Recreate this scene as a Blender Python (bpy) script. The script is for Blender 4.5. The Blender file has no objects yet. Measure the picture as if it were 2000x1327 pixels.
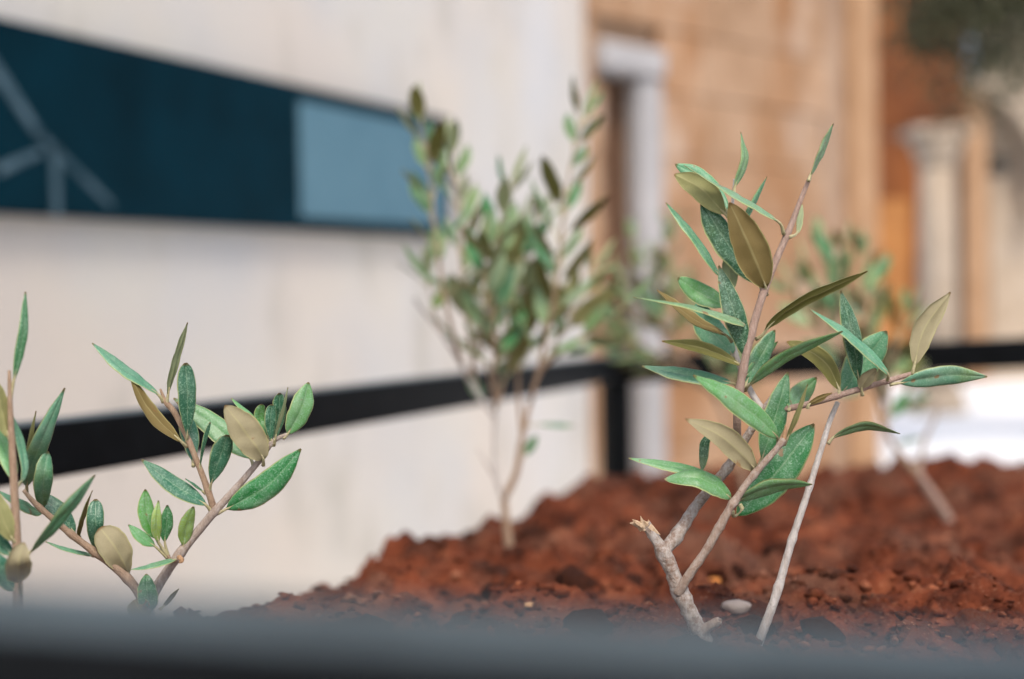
import bpy, bmesh, math, random
import numpy as np
from mathutils import Vector, Matrix, noise

random.seed(7)
rng = np.random.default_rng(11)
scene = bpy.context.scene
COL = scene.collection
V = Vector

# ------------------------------------------------------------------ camera
W_PX, H_PX, F_MM, SENS = 2000.0, 1327.0, 50.0, 36.0
FPX = F_MM / SENS * W_PX
CAM_Z = 0.95
cam_data = bpy.data.cameras.new('camera')
cam = bpy.data.objects.new('camera', cam_data)
COL.objects.link(cam)
cam_data.lens = F_MM
cam_data.sensor_width = SENS
cam_data.clip_start = 0.01
cam_data.clip_end = 5000
CAM_M = Matrix.Translation((0, 0, CAM_Z)) @ Matrix.Rotation(math.radians(90 - 1.3), 4, 'X') @ Matrix.Rotation(math.radians(-0.9), 4, 'Z')
cam.matrix_world = CAM_M
cam_data.dof.use_dof = True
cam_data.dof.focus_distance = 0.75
cam_data.dof.aperture_fstop = 3.6
scene.camera = cam

# ------------------------------------------------------------------ sky, sun, exposure
SUN_EL, SUN_AZ = math.radians(52), math.radians(168)      # azimuth clockwise from +Y
world = bpy.data.worlds.new('World')
scene.world = world
world.use_nodes = True
wn = world.node_tree
sky = wn.nodes.new('ShaderNodeTexSky')
sky.sky_type = 'NISHITA'
sky.sun_disc = False
sky.sun_elevation = SUN_EL
sky.sun_rotation = SUN_AZ
sky.air_density = 1.0
sky.dust_density = 3.5
sky.ozone_density = 0.6
wn.nodes['Background'].inputs['Strength'].default_value = 0.15
wn.links.new(sky.outputs[0], wn.nodes['Background'].inputs['Color'])
sun_d = bpy.data.lights.new('sun', 'SUN')
sun_d.energy = 1.5
sun_d.angle = math.radians(15)
sun_d.color = (1.0, 0.93, 0.83)
sun = bpy.data.objects.new('sun', sun_d)
COL.objects.link(sun)
sdir = V((math.sin(SUN_AZ) * math.cos(SUN_EL), math.cos(SUN_AZ) * math.cos(SUN_EL), math.sin(SUN_EL)))
sun.rotation_euler = sdir.to_track_quat('Z', 'Y').to_euler()
sun.location = sdir * 30
scene.view_settings.view_transform = 'Standard'
scene.view_settings.look = 'None'
scene.view_settings.exposure = 0.62
scene.view_settings.gamma = 1.0
scene.view_settings.use_curve_mapping = False
scene.render.engine = 'CYCLES'
scene.cycles.use_denoising = True
scene.cycles.max_bounces = 6
scene.cycles.adaptive_threshold = 0.02

# ------------------------------------------------------------------ helpers
def U(px, py, d):
    """a point of the place, d metres in front of the camera along its axis, seen at (px, py)"""
    return CAM_M @ V(((px - W_PX / 2) / FPX * d, -(py - H_PX / 2) / FPX * d, -d))

def tag(o, label=None, cat=None, group=None, kind=None):
    if label: o['label'] = label
    if cat: o['category'] = cat
    if group: o['group'] = group
    if kind: o['kind'] = kind
    return o

def empty(name, loc):
    o = bpy.data.objects.new(name, None)
    o.empty_display_size = 0.05
    COL.objects.link(o)
    o.location = loc
    return o

def mesh_obj(name, me, parent=None, loc=(0, 0, 0)):
    o = bpy.data.objects.new(name, me)
    COL.objects.link(o)
    o.location = loc
    if parent: o.parent = parent
    return o

def from_py(name, verts, faces, mats, parent=None, loc=(0, 0, 0), smooth=True, mi=None):
    me = bpy.data.meshes.new(name)
    me.from_pydata([tuple(v) for v in verts], [], faces)
    for m in mats: me.materials.append(m)
    if mi is not None: me.polygons.foreach_set('material_index', mi)
    if smooth: me.polygons.foreach_set('use_smooth', [True] * len(me.polygons))
    me.update()
    return mesh_obj(name, me, parent, loc)

def spline(pts, n):
    """Catmull-Rom through 3D points, n samples evenly by arc length"""
    P = [V(p) for p in pts]
    if len(P) == 2: P = [P[0], P[0].lerp(P[1], .5), P[1]]
    Q = [P[0] * 2 - P[1]] + P + [P[-1] * 2 - P[-2]]
    dense = []
    for i in range(1, len(Q) - 2):
        p0, p1, p2, p3 = Q[i - 1:i + 3]
        for k in range(14):
            t = k / 14
            dense.append(0.5 * ((2 * p1) + (p2 - p0) * t + (2 * p0 - 5 * p1 + 4 * p2 - p3) * t * t + (3 * p1 - p0 - 3 * p2 + p3) * t ** 3))
    dense.append(P[-1])
    L = [0.0]
    for a, b in zip(dense, dense[1:]): L.append(L[-1] + (b - a).length)
    out, j = [], 0
    for k in range(n):
        s = L[-1] * k / (n - 1)
        while j < len(L) - 2 and L[j + 1] < s: j += 1
        u = (s - L[j]) / max(L[j + 1] - L[j], 1e-9)
        out.append(dense[j].lerp(dense[j + 1], min(max(u, 0), 1)))
    return out

def tangents(C):
    T = []
    for i in range(len(C)):
        a, b = C[max(i - 1, 0)], C[min(i + 1, len(C) - 1)]
        T.append((b - a).normalized())
    return T

def tube_geo(pts, radii, n, sides, jitter=0.0, seed=0.0, knots=(), freq=220):
    C = spline(pts, n)
    T = tangents(C)
    ref = V((0, 1, 0)) if abs(T[0].y) < .9 else V((1, 0, 0))
    nrm = (ref - T[0] * ref.dot(T[0])).normalized()
    verts, faces = [], []
    for i, (c, t) in enumerate(zip(C, T)):
        nrm = (nrm - t * nrm.dot(t)).normalized()
        b = t.cross(nrm)
        f = i / (n - 1) * (len(radii) - 1)
        k = min(int(f), len(radii) - 2)
        r = radii[k] + (radii[k + 1] - radii[k]) * (f - k)
        for kp in knots:                                     # swellings at the leaf nodes
            r *= 1 + 0.22 * math.exp(-((c - kp).length / (r * 1.3)) ** 2)
        for s in range(sides):
            a = 2 * math.pi * s / sides
            d = nrm * math.cos(a) + b * math.sin(a)
            rr = r
            if jitter:
                q = c * freq + d * 1.5 + V((seed, seed * 1.7, 0))
                rr *= 1 + jitter * (noise.noise(q) + 0.6 * noise.noise(q * 2.7))
            verts.append(c + d * rr)
    for i in range(n - 1):
        for s in range(sides):
            s2 = (s + 1) % sides
            faces.append((i * sides + s, i * sides + s2, (i + 1) * sides + s2, (i + 1) * sides + s))
    verts += [C[0], C[-1] + T[-1] * radii[-1] * .4]
    b0, b1 = len(verts) - 2, len(verts) - 1
    for s in range(sides):
        s2 = (s + 1) % sides
        faces.append((b0, s2, s))
        faces.append((b1, (n - 1) * sides + s, (n - 1) * sides + s2))
    return verts, faces

def box_geo(verts, faces, lo, hi, M=None):
    b = len(verts)
    for x in (lo[0], hi[0]):
        for y in (lo[1], hi[1]):
            for z in (lo[2], hi[2]):
                p = V((x, y, z))
                verts.append(M @ p if M else p)
    for f in ((0, 1, 3, 2), (4, 6, 7, 5), (0, 4, 5, 1), (2, 3, 7, 6), (0, 2, 6, 4), (1, 5, 7, 3)):
        faces.append(tuple(b + i for i in f))

def box(name, lo, hi, mat, parent=None, M=None, bevel=0.0, seg=2, loc=(0, 0, 0)):
    v, f = [], []
    box_geo(v, f, lo, hi, M)
    me = bpy.data.meshes.new(name)
    me.from_pydata([tuple(p) for p in v], [], f)
    me.materials.append(mat)
    bm = bmesh.new(); bm.from_mesh(me)
    bmesh.ops.recalc_face_normals(bm, faces=bm.faces)
    if bevel: bmesh.ops.bevel(bm, geom=bm.edges[:], offset=bevel, segments=seg, affect='EDGES', profile=.5)
    bm.to_mesh(me); bm.free()
    return mesh_obj(name, me, parent, loc)

# ------------------------------------------------------------------ materials
def new_mat(name):
    m = bpy.data.materials.new(name)
    m.use_nodes = True
    nt = m.node_tree
    return m, nt, nt.nodes['Principled BSDF']

def N(nt, typ, **kw):
    n = nt.nodes.new(typ)
    for k, v in kw.items(): setattr(n, k, v)
    return n

def ramp(nt, fac, stops, interp='LINEAR'):
    r = N(nt, 'ShaderNodeValToRGB')
    r.color_ramp.interpolation = interp
    el = r.color_ramp.elements
    el[0].position, el[0].color = stops[0][0], (*stops[0][1], 1)
    el[1].position, el[1].color = stops[-1][0], (*stops[-1][1], 1)
    for p, c in stops[1:-1]:
        e = el.new(p); e.color = (*c, 1)
    nt.links.new(fac, r.inputs[0])
    return r.outputs[0]

def mixc(nt, fac, a, b, blend='MIX'):
    m = N(nt, 'ShaderNodeMix', data_type='RGBA', blend_type=blend)
    for sock, v in ((m.inputs[0], fac), (m.inputs[6], a), (m.inputs[7], b)):
        if hasattr(v, 'is_linked'): nt.links.new(v, sock)
        elif isinstance(v, tuple): sock.default_value = (*v, 1)
        else: sock.default_value = v
    return m.outputs[2]

def noise_tex(nt, scale, detail=4, rough=.55, coord='Object', stretch=None):
    tc = N(nt, 'ShaderNodeTexCoord')
    src = tc.outputs[coord]
    if stretch:
        mp = N(nt, 'ShaderNodeMapping'); mp.inputs['Scale'].default_value = stretch
        nt.links.new(src, mp.inputs[0]); src = mp.outputs[0]
    n = N(nt, 'ShaderNodeTexNoise')
    n.inputs['Scale'].default_value = scale
    n.inputs['Detail'].default_value = detail
    n.inputs['Roughness'].default_value = rough
    nt.links.new(src, n.inputs[0])
    return n.outputs[0]

def bump(nt, bsdf, h, strength, dist):
    b = N(nt, 'ShaderNodeBump')
    b.inputs['Strength'].default_value = strength
    b.inputs['Distance'].default_value = dist
    nt.links.new(h, b.inputs['Height'])
    nt.links.new(b.outputs[0], bsdf.inputs['Normal'])

def math_n(nt, op, a, b=None):
    m = N(nt, 'ShaderNodeMath', operation=op)
    for s, v in zip(m.inputs, (a, b)):
        if v is None: continue
        if hasattr(v, 'is_linked'): nt.links.new(v, s)
        else: s.default_value = v
    return m.outputs[0]

def leaf_mat(name, under=None):
    """leaf blade: UV.x runs along the blade, UV.y across it (0.5 = midrib)"""
    m, nt, bs = new_mat(name)
    uv = N(nt, 'ShaderNodeUVMap'); uv.uv_map = 'UVMap'
    sep = N(nt, 'ShaderNodeSeparateXYZ')
    nt.links.new(uv.outputs[0], sep.inputs[0])
    off = math_n(nt, 'ABSOLUTE', math_n(nt, 'SUBTRACT', sep.outputs[1], 0.5))
    oi = N(nt, 'ShaderNodeObjectInfo')
    big = noise_tex(nt, 90, 3)
    fine = noise_tex(nt, 1150, 2, .6)
    blotch = noise_tex(nt, 420, 4, .65)
    if under is None:
        col = mixc(nt, math_n(nt, 'MULTIPLY', big, .75), oi.outputs['Color'], mixc(nt, .55, oi.outputs['Color'], (.012, .05, .02)))
        sp = ramp(nt, fine, [(.46, (0, 0, 0)), (.64, (1, 1, 1))])
        yel = ramp(nt, noise_tex(nt, 38, 3, .55), [(.54, (0, 0, 0)), (.72, (.55, .55, .55))])
        col = mixc(nt, yel, col, (.20, .27, .07))
        dust_or_sheen = ramp(nt, noise_tex(nt, 65, 5, .7), [(.45, (0, 0, 0)), (.68, (.30, .30, .30))])
        col = mixc(nt, dust_or_sheen, col, (.34, .42, .36))
        bl = ramp(nt, blotch, [(.38, (.14, .14, .14)), (.64, (.8, .8, .8))])
        f = N(nt, 'ShaderNodeMix', data_type='RGBA', blend_type='MULTIPLY'); f.inputs[0].default_value = 1
        nt.links.new(sp, f.inputs[6]); nt.links.new(bl, f.inputs[7])
        col = mixc(nt, f.outputs[2], col, (.28, .45, .30))
        rib = ramp(nt, off, [(.0, (.30, .30, .30)), (.04, (0, 0, 0))])
        col = mixc(nt, rib, col, (.40, .52, .33))
        edge = ramp(nt, off, [(.44, (0, 0, 0)), (.485, (.85, .85, .85))])
        col = mixc(nt, edge, col, (.42, .46, .20))
        bs.inputs['Roughness'].default_value = .42
        bs.inputs['Specular IOR Level'].default_value = .5
        bump(nt, bs, blotch, .35, .0004)
    else:
        dark = tuple(c * .68 for c in under)
        col = mixc(nt, big, under, dark)
        col = mixc(nt, math_n(nt, 'MULTIPLY', fine, .35), col, tuple(min(1, c * 1.5) for c in under))
        rib = ramp(nt, off, [(.015, (.32, .32, .32)), (.05, (0, 0, 0))])
        col = mixc(nt, rib, col, (.46, .42, .20))
        edge = ramp(nt, off, [(.45, (0, 0, 0)), (.49, (.6, .6, .6))])
        col = mixc(nt, edge, col, (.45, .42, .18))
        bs.inputs['Roughness'].default_value = .62
        bs.inputs['Specular IOR Level'].default_value = .35
        bump(nt, bs, blotch, .25, .0003)
    # a dry, reddish-brown tip
    tipf = ramp(nt, sep.outputs[0], [(.955, (0, 0, 0)), (.99, (.75, .75, .75))])
    col = mixc(nt, tipf, col, (.30, .17, .07))
    spot = ramp(nt, noise_tex(nt, 130, 2, .5), [(.69, (0, 0, 0)), (.73, (.8, .8, .8))])
    col = mixc(nt, spot, col, (.25, .12, .05))
    nt.links.new(col, bs.inputs['Base Color'])
    tr = N(nt, 'ShaderNodeBsdfTranslucent')
    nt.links.new(mixc(nt, .5, col, (.35, .5, .10)), tr.inputs[0])
    mx = N(nt, 'ShaderNodeMixShader'); mx.inputs[0].default_value = .20
    nt.links.new(bs.outputs[0], mx.inputs[1]); nt.links.new(tr.outputs[0], mx.inputs[2])
    nt.links.new(mx.outputs[0], nt.nodes['Material Output'].inputs[0])
    return m

LEAF_TOP = leaf_mat('leaf_upper_side')
UNDER = {'brown': leaf_mat('leaf_underside_brown', (.20, .145, .050)),
         'olive': leaf_mat('leaf_underside_olive', (.285, .28, .115)),
         'tan': leaf_mat('leaf_underside_tan', (.34, .295, .175)),
         'moss': leaf_mat('leaf_underside_moss', (.165, .155, .042)),
         'silver': leaf_mat('leaf_underside_silver', (.34, .39, .21))}

def bark_mat(name, stops, dirt, scale=260, dirt_amt=.6, rough=.8, dirt_lo=.56):
    m, nt, bs = new_mat(name)
    n1 = noise_tex(nt, scale * 1.6, 5, .72, stretch=(1, 1, .3))
    n2 = noise_tex(nt, scale * 4, 4, .6)
    col = ramp(nt, n1, stops)
    d = ramp(nt, noise_tex(nt, scale * .9, 6, .8), [(dirt_lo, (0, 0, 0)), (dirt_lo + .16, (dirt_amt,) * 3)])
    col = mixc(nt, d, col, dirt)
    col = mixc(nt, math_n(nt, 'MULTIPLY', n2, .2), col, (.62, .58, .53))
    nt.links.new(col, bs.inputs['Base Color'])
    bs.inputs['Roughness'].default_value = rough
    bump(nt, bs, n2, 1.0, .0010)
    return m

BARK = bark_mat('bark_pale_grey', [(.3, (.19, .14, .105)), (.5, (.37, .325, .29)), (.7, (.49, .46, .445))], (.15, .066, .028), 240, .9, dirt_lo=.47)
BARK_MID = bark_mat('bark_grey_brown', [(.3, (.21, .125, .075)), (.5, (.34, .25, .195)), (.72, (.43, .36, .32))], (.17, .07, .028), 300, .9, dirt_lo=.52)
BARK_YOUNG = bark_mat('bark_young_brown', [(.3, (.22, .12, .085)), (.5, (.30, .19, .145)), (.72, (.40, .28, .23))], (.33, .25, .12), 300, .35)
BARK_TWIG = bark_mat('bark_pale_twig', [(.3, (.36, .29, .25)), (.5, (.50, .46, .43)), (.72, (.60, .57, .56))], (.23, .11, .06), 260, .7, dirt_lo=.58)
BARK_LEFT = bark_mat('bark_speckled_left', [(.3, (.22, .15, .11)), (.5, (.36, .28, .23)), (.72, (.48, .42, .38))], (.26, .15, .07), 420, .5)
BARK_TAN = bark_mat('bark_tan_branch', [(.3, (.21, .115, .055)), (.5, (.30, .185, .105)), (.72, (.38, .27, .18))], (.20, .10, .04), 350, .5)
WOOD_SPLINTER = bark_mat('split_wood', [(.3, (.42, .25, .11)), (.5, (.66, .47, .29)), (.72, (.75, .60, .42))], (.22, .10, .04), 500, .6)
PETIOLE = bark_mat('petiole_yellow_green', [(.3, (.30, .27, .10)), (.5, (.44, .39, .19)), (.72, (.52, .47, .28))], (.34, .20, .08), 400, .4, .55)
BUD = bark_mat('dry_bud', [(.3, (.28, .13, .04)), (.5, (.42, .22, .09)), (.7, (.5, .3, .16))], (.2, .08, .03), 600, .5)

def plain(name, stops, scale, rough=.8, bump_s=0, bump_d=.01, metallic=0, detail=5, spec=.4, objvar=0.0):
    m, nt, bs = new_mat(name)
    n1 = noise_tex(nt, scale, detail, .6)
    col = ramp(nt, n1, stops)
    if objvar:
        oi = N(nt, 'ShaderNodeObjectInfo')
        col = mixc(nt, objvar, col, oi.outputs['Color'], 'MULTIPLY')
    nt.links.new(col, bs.inputs['Base Color'])
    bs.inputs['Roughness'].default_value = rough
    bs.inputs['Metallic'].default_value = metallic
    bs.inputs['Specular IOR Level'].default_value = spec
    if bump_s: bump(nt, bs, noise_tex(nt, scale * 6, 5, .6), bump_s, bump_d)
    return m

def soil_mat(name='red_soil', crumbs=False):
    m, nt, bs = new_mat(name)
    col = ramp(nt, noise_tex(nt, 26, 4, .65), [(.32, (.026, .008, .005)), (.44, (.085, .021, .009)), (.55, (.148, .038, .016)), (.70, (.24, .080, .038))])
    pale = ramp(nt, noise_tex(nt, 7, 4, .6), [(.46, (0, 0, 0)), (.66, (.8, .8, .8))])
    col = mixc(nt, pale, col, (.125, .060, .039))
    grain = ramp(nt, noise_tex(nt, 520, 3, .6), [(.60, (0, 0, 0)), (.70, (.5, .5, .5))])
    col = mixc(nt, grain, col, (.33, .19, .12))
    geo = N(nt, 'ShaderNodeNewGeometry')
    if crumbs:
        var = ramp(nt, geo.outputs['Random Per Island'], [(0, (.35, .33, .33)), (.35, (.8, .76, .74)), (.75, (1.15, 1.1, 1.05)), (.90, (1.5, 1.7, 1.8)), (1, (1.9, 2.6, 3.0))])
        col = mixc(nt, 1.0, col, var, 'MULTIPLY')
    oi = N(nt, 'ShaderNodeObjectInfo')
    col = mixc(nt, 1.0, col, oi.outputs['Color'], 'MULTIPLY')
    nt.links.new(col, bs.inputs['Base Color'])
    bs.inputs['Roughness'].default_value = .95
    bs.inputs['Specular IOR Level'].default_value = .15
    bump(nt, bs, noise_tex(nt, 300, 3, .7), .8, .003)
    return m
SOIL = soil_mat()
SOIL_CRUMB = soil_mat('red_soil_crumbs', True)

def plaster_mat():
    m, nt, bs = new_mat('pale_plaster')
    col = ramp(nt, noise_tex(nt, 1.6, 5, .55), [(.33, (.445, .435, .425)), (.48, (.48, .46, .435)), (.64, (.505, .475, .425))])
    warm = ramp(nt, noise_tex(nt, .9, 3, .5), [(.45, (0, 0, 0)), (.62, (.6, .6, .6))])
    col = mixc(nt, warm, col, (.54, .465, .395))
    st = ramp(nt, noise_tex(nt, 3.1, 5, .6, stretch=(1.4, 1.4, .55)), [(.55, (0, 0, 0)), (.70, (.75, .75, .75))])
    col = mixc(nt, st, col, (.36, .33, .285))
    cool = ramp(nt, noise_tex(nt, 1.1, 3, .5, stretch=(1, 1, .3)), [(.56, (0, 0, 0)), (.72, (.5, .5, .5))])
    col = mixc(nt, cool, col, (.52, .55, .60))
    nt.links.new(col, bs.inputs['Base Color'])
    bs.inputs['Roughness'].default_value = .9
    bump(nt, bs, noise_tex(nt, 60, 6, .6), .4, .006)
    return m
PLASTER = plaster_mat()
def steel_mat():
    m, nt, bs = new_mat('black_satin_steel')
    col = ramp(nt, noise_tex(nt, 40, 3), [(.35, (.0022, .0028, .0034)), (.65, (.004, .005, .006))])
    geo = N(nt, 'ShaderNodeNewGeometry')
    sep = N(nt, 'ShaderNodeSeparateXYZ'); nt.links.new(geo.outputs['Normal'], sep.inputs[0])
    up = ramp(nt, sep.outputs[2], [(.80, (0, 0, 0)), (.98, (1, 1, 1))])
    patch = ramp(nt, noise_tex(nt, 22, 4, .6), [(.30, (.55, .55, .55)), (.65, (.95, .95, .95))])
    dust_or_sheen = mixc(nt, 1.0, up, patch, 'MULTIPLY')                  # grey sky reflection on upward faces, painted into the colour
    col = mixc(nt, dust_or_sheen, col, (.088, .116, .130))
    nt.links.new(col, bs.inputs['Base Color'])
    bs.inputs['Roughness'].default_value = .5
    bs.inputs['Specular IOR Level'].default_value = .08
    return m
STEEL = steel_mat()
NAVY = plain('navy_board', [(.3, (.0008, .009, .014)), (.7, (.0012, .019, .031))], 3, .5, 0, spec=.03)
GREYBLUE = plain('grey_blue_plate', [(.3, (.060, .130, .178)), (.7, (.092, .180, .230))], 2.2, .5, spec=.1)
PALELINE = plain('pale_stroke_tone', [(.38, (.004, .026, .040)), (.66, (.09, .145, .18))], 5, .6, spec=.1)
PAVE = plain('pale_pavement', [(.35, (.74, .745, .74)), (.65, (.83, .835, .83))], 1.2, .85, .4, .004)
def ashlar_mat():
    m, nt, bs = new_mat('tan_ashlar')
    col = ramp(nt, noise_tex(nt, 3.2, 5, .6), [(.3, (.235, .135, .072)), (.5, (.305, .187, .11)), (.7, (.37, .25, .165))])
    st = ramp(nt, noise_tex(nt, 1.3, 4, .6, stretch=(1.6, 1.6, .6)), [(.46, (0, 0, 0)), (.64, (.85, .85, .85))])
    col = mixc(nt, st, col, (.235, .105, .036))                   # rusty runs
    pale = ramp(nt, noise_tex(nt, 1.9, 3, .5), [(.56, (0, 0, 0)), (.70, (.7, .7, .7))])
    col = mixc(nt, pale, col, (.42, .325, .255))                   # lime bloom
    oi = N(nt, 'ShaderNodeObjectInfo')
    col = mixc(nt, 1.0, col, oi.outputs['Color'], 'MULTIPLY')
    nt.links.new(col, bs.inputs['Base Color'])
    bs.inputs['Roughness'].default_value = .9
    bump(nt, bs, noise_tex(nt, 20, 5, .6), .6, .01)
    return m
STONE = ashlar_mat()
JOINT = plain('lime_joint', [(.3, (.235, .145, .086)), (.7, (.295, .195, .128))], 6, .95, .4, .01)
GREYSTONE = plain('grey_stone', [(.3, (.27, .265, .27)), (.7, (.35, .34, .345))], 5, .85, .4, .005)
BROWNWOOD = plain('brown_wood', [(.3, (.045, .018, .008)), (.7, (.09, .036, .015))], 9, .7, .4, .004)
REDSTONE = plain('rust_red_render', [(.3, (.10, .030, .008)), (.5, (.165, .052, .013)), (.7, (.28, .092, .022))], 1.4, .9, .4, .01)
PALESTONE = plain('pale_limestone', [(.3, (.32, .25, .18)), (.7, (.42, .345, .27))], 4, .85, .5, .006)
WARMSTONE = plain('warm_limestone', [(.3, (.29, .165, .085)), (.7, (.38, .235, .135))], 4, .85, .5, .006)
DARKPANE = plain('dark_pane', [(.3, (.02, .018, .015)), (.7, (.04, .035, .03))], 4, .2)
TREELEAF = plain('tree_leaf', [(.3, (.022, .026, .010)), (.7, (.065, .066, .026))], 6, .6)
TREEBARK = plain('tree_bark', [(.3, (.06, .045, .03)), (.7, (.14, .11, .08))], 14, .9, .6, .01)

# ------------------------------------------------------------------ the ground
def flat_grid():
    v = [(-1500, -1500, 0), (1500, -1500, 0), (1500, 1500, 0), (-1500, 1500, 0)]
    return from_py('pavement', v, [(0, 1, 2, 3)], [PAVE], smooth=False)
tag(flat_grid(), 'pale sunlit paving around the soil bed', kind='structure')

# the raised bed of red soil: heights from surveyed points, edge from a plan outline
surv = [(600, 1212, 1.05), (720, 1135, 1.3), (850, 1104, 1.45), (950, 1066, 1.6), (1050, 1018, 1.75), (1130, 992, 1.95), (1200, 950, 2.4),
        (1300, 950, 2.5), (1500, 935, 2.5), (1700, 920, 2.45), (2000, 918, 2.2), (2250, 912, 2.1), (350, 1268, .85), (450, 1240, .95),
        (990, 1080, 1.35), (1868, 1040, 1.7), (1375, 1292, .75), (1484, 1290, .75), (1900, 1265, .78), (600, 1330, .75), (1000, 1300, .75),
        (290, 1330, .75), (1400, 1100, 1.2), (1700, 1120, 1.2), (2000, 1130, 1.2), (1350, 1020, 1.7), (1600, 990, 1.9), (1455, 985, 2.0)]
SP = np.array([U(*s)[:] for s in surv] + [(-.5, .40, CAM_Z - .24), (-.45, .62, CAM_Z - .24), (0, .40, CAM_Z - .19), (.5, .40, CAM_Z - .18), (1.0, .5, CAM_Z - .19)])
edge_px = [(350, .85), (450, .95), (600, 1.05), (720, 1.3), (850, 1.45), (950, 1.6), (1050, 1.75), (1130, 1.95), (1200, 2.4), (1300, 2.5), (1500, 2.5), (1700, 2.45), (2000, 2.2), (2300, 2.0)]
EDGE = [(-.62, .42), (-.52, .66), (-.32, .80)] + [U(p, 700, d)[:2] for p, d in edge_px] + [(1.12, 1.9), (1.2, .8), (1.05, .36), (.5, .37), (0, .40), (-.5, .40)]
EDGE = np.array(EDGE)

def vnoise(x, y, seed):
    xi, yi = np.floor(x).astype(int), np.floor(y).astype(int)
    fx, fy = x - xi, y - yi
    fx, fy = fx * fx * (3 - 2 * fx), fy * fy * (3 - 2 * fy)
    def h(a, b):
        n = (a * 374761393 + b * 668265263 + seed * 974711) & 0x7fffffff
        n = ((n ^ (n >> 13)) * 1274126177) & 0x7fffffff
        return ((n ^ (n >> 16)) & 0xffff) / 65535.0
    return (h(xi, yi) * (1 - fx) + h(xi + 1, yi) * fx) * (1 - fy) + (h(xi, yi + 1) * (1 - fx) + h(xi + 1, yi + 1) * fx) * fy

def edge_dist(x, y):
    """distance outside the plan outline (0 inside)"""
    d = np.full(x.shape, 9.0)
    inside = np.zeros(x.shape, bool)
    n = len(EDGE)
    for i in range(n):
        a, b = EDGE[i], EDGE[(i + 1) % n]
        ab = b - a
        t = np.clip(((x - a[0]) * ab[0] + (y - a[1]) * ab[1]) / (ab @ ab), 0, 1)
        d = np.minimum(d, np.hypot(x - a[0] - t * ab[0], y - a[1] - t * ab[1]))
        cross = ((a[1] > y) != (b[1] > y)) & (x < (b[0] - a[0]) * (y - a[1]) / (b[1] - a[1] + 1e-12) + a[0])
        inside ^= cross
    return np.where(inside, -d, d)

def soil_base(x, y):
    num, den = np.zeros(x.shape), np.zeros(x.shape)
    for sx, sy, sz in SP:
        w = 1.0 / ((x - sx) ** 2 + (y - sy) ** 2 + .004) ** 1.6
        num += w * sz; den += w
    return num / den

def soil_z(x, y, rough=True):
    x, y = np.asarray(x, float), np.asarray(y, float)
    z = soil_base(x, y)
    e = edge_dist(x, y)
    out = np.maximum(e + .01 * (vnoise(x * 30, y * 30, 5) - .5), 0)
    z = z - 1.05 * (np.sqrt(out ** 2 + .0004) - .02)
    if rough:
        z = z + .022 * (vnoise(x * 9, y * 9, 1) - .5)
        l1 = vnoise(x * 28, y * 28, 2)
        z = z + .045 * (np.maximum(l1 - .45, 0)) - .055 * np.maximum(vnoise(x * 34 + 7, y * 34, 8) - .60, 0)
        z = z + .015 * (vnoise(x * 65, y * 65, 3) - .5)
        z = z + .006 * np.abs(vnoise(x * 140, y * 140, 4) - .5) * 2
        z = z + .0035 * (vnoise(x * 300, y * 300, 6) - .5)
    return z

def make_soil():
    # finer rows near the camera, coarser behind
    ys = [.0]
    while ys[-1] < 3.3: ys.append(ys[-1] + .0032 + .0016 * max(ys[-1] - .6, 0))
    ys = np.array(ys)
    xs = np.concatenate([np.arange(-1.3, -.35, .014), np.arange(-.35, .95, .0038), np.arange(.95, 1.8, .014)])
    X, Y = np.meshgrid(xs, ys)
    Z = np.maximum(soil_z(X, Y), -.02)
    ny, nx = X.shape
    verts = np.stack([X, Y, Z], -1).reshape(-1, 3)
    idx = np.arange(ny * nx).reshape(ny, nx)
    quads = np.stack([idx[:-1, :-1], idx[:-1, 1:], idx[1:, 1:], idx[1:, :-1]], -1).reshape(-1, 4)
    keep = Z.reshape(-1)[quads].max(1) > -.015
    quads = quads[keep]
    me = bpy.data.meshes.new('soil')
    me.vertices.add(len(verts)); me.vertices.foreach_set('co', verts.ravel())
    me.loops.add(quads.size); me.loops.foreach_set('vertex_index', quads.ravel().astype(np.int32))
    me.polygons.add(len(quads)); me.polygons.foreach_set('loop_start', np.arange(0, quads.size, 4, dtype=np.int32))
    me.polygons.foreach_set('use_smooth', [True] * len(quads))
    me.materials.append(SOIL)
    me.update(calc_edges=True); me.validate()
    o = mesh_obj('soil', me)
    o.color = (1, 1, 1, 1)
    return tag(o, 'raised bed of crumbly rust red soil inside the black railing', kind='structure')
soil = make_soil()

def clod_mesh(seed, sub=2, amp=.35):
    bm = bmesh.new()
    bmesh.ops.create_icosphere(bm, subdivisions=sub, radius=1)
    sq = V((random.uniform(.8, 1.25), random.uniform(.8, 1.25), random.uniform(.6, .9)))
    for v in bm.verts:
        n = v.co.normalized()
        r = 1 + amp * noise.noise(n * 1.3 + V((seed * 3.1, seed, 0))) + amp * .7 * noise.noise(n * 3.1 + V((seed, 5, seed)))
        v.co = V((n.x * sq.x, n.y * sq.y, n.z * sq.z)) * r
    me = bpy.data.meshes.new('soil_clod')
    bm.to_mesh(me); bm.free()
    me.materials.append(SOIL)
    me.polygons.foreach_set('use_smooth', [True] * len(me.polygons))
    return me
CLODS = [clod_mesh(i, 3 if i < 4 else 2, .42) for i in range(8)]

def put_clod(x, y, r, tint, sink=.35):
    o = mesh_obj('soil_clod', random.choice(CLODS), soil)
    z = float(soil_z(np.array([x]), np.array([y]), False)[0])
    o.location = (x, y, z + r * (1 - sink) * .7)
    o.scale = (r, r * random.uniform(.8, 1.2), r * random.uniform(.75, 1.1))
    o.rotation_euler = (random.uniform(-.4, .4), random.uniform(-.4, .4), random.uniform(0, 6.3))
    o.color = (*tint, 1)
    return o
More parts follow.
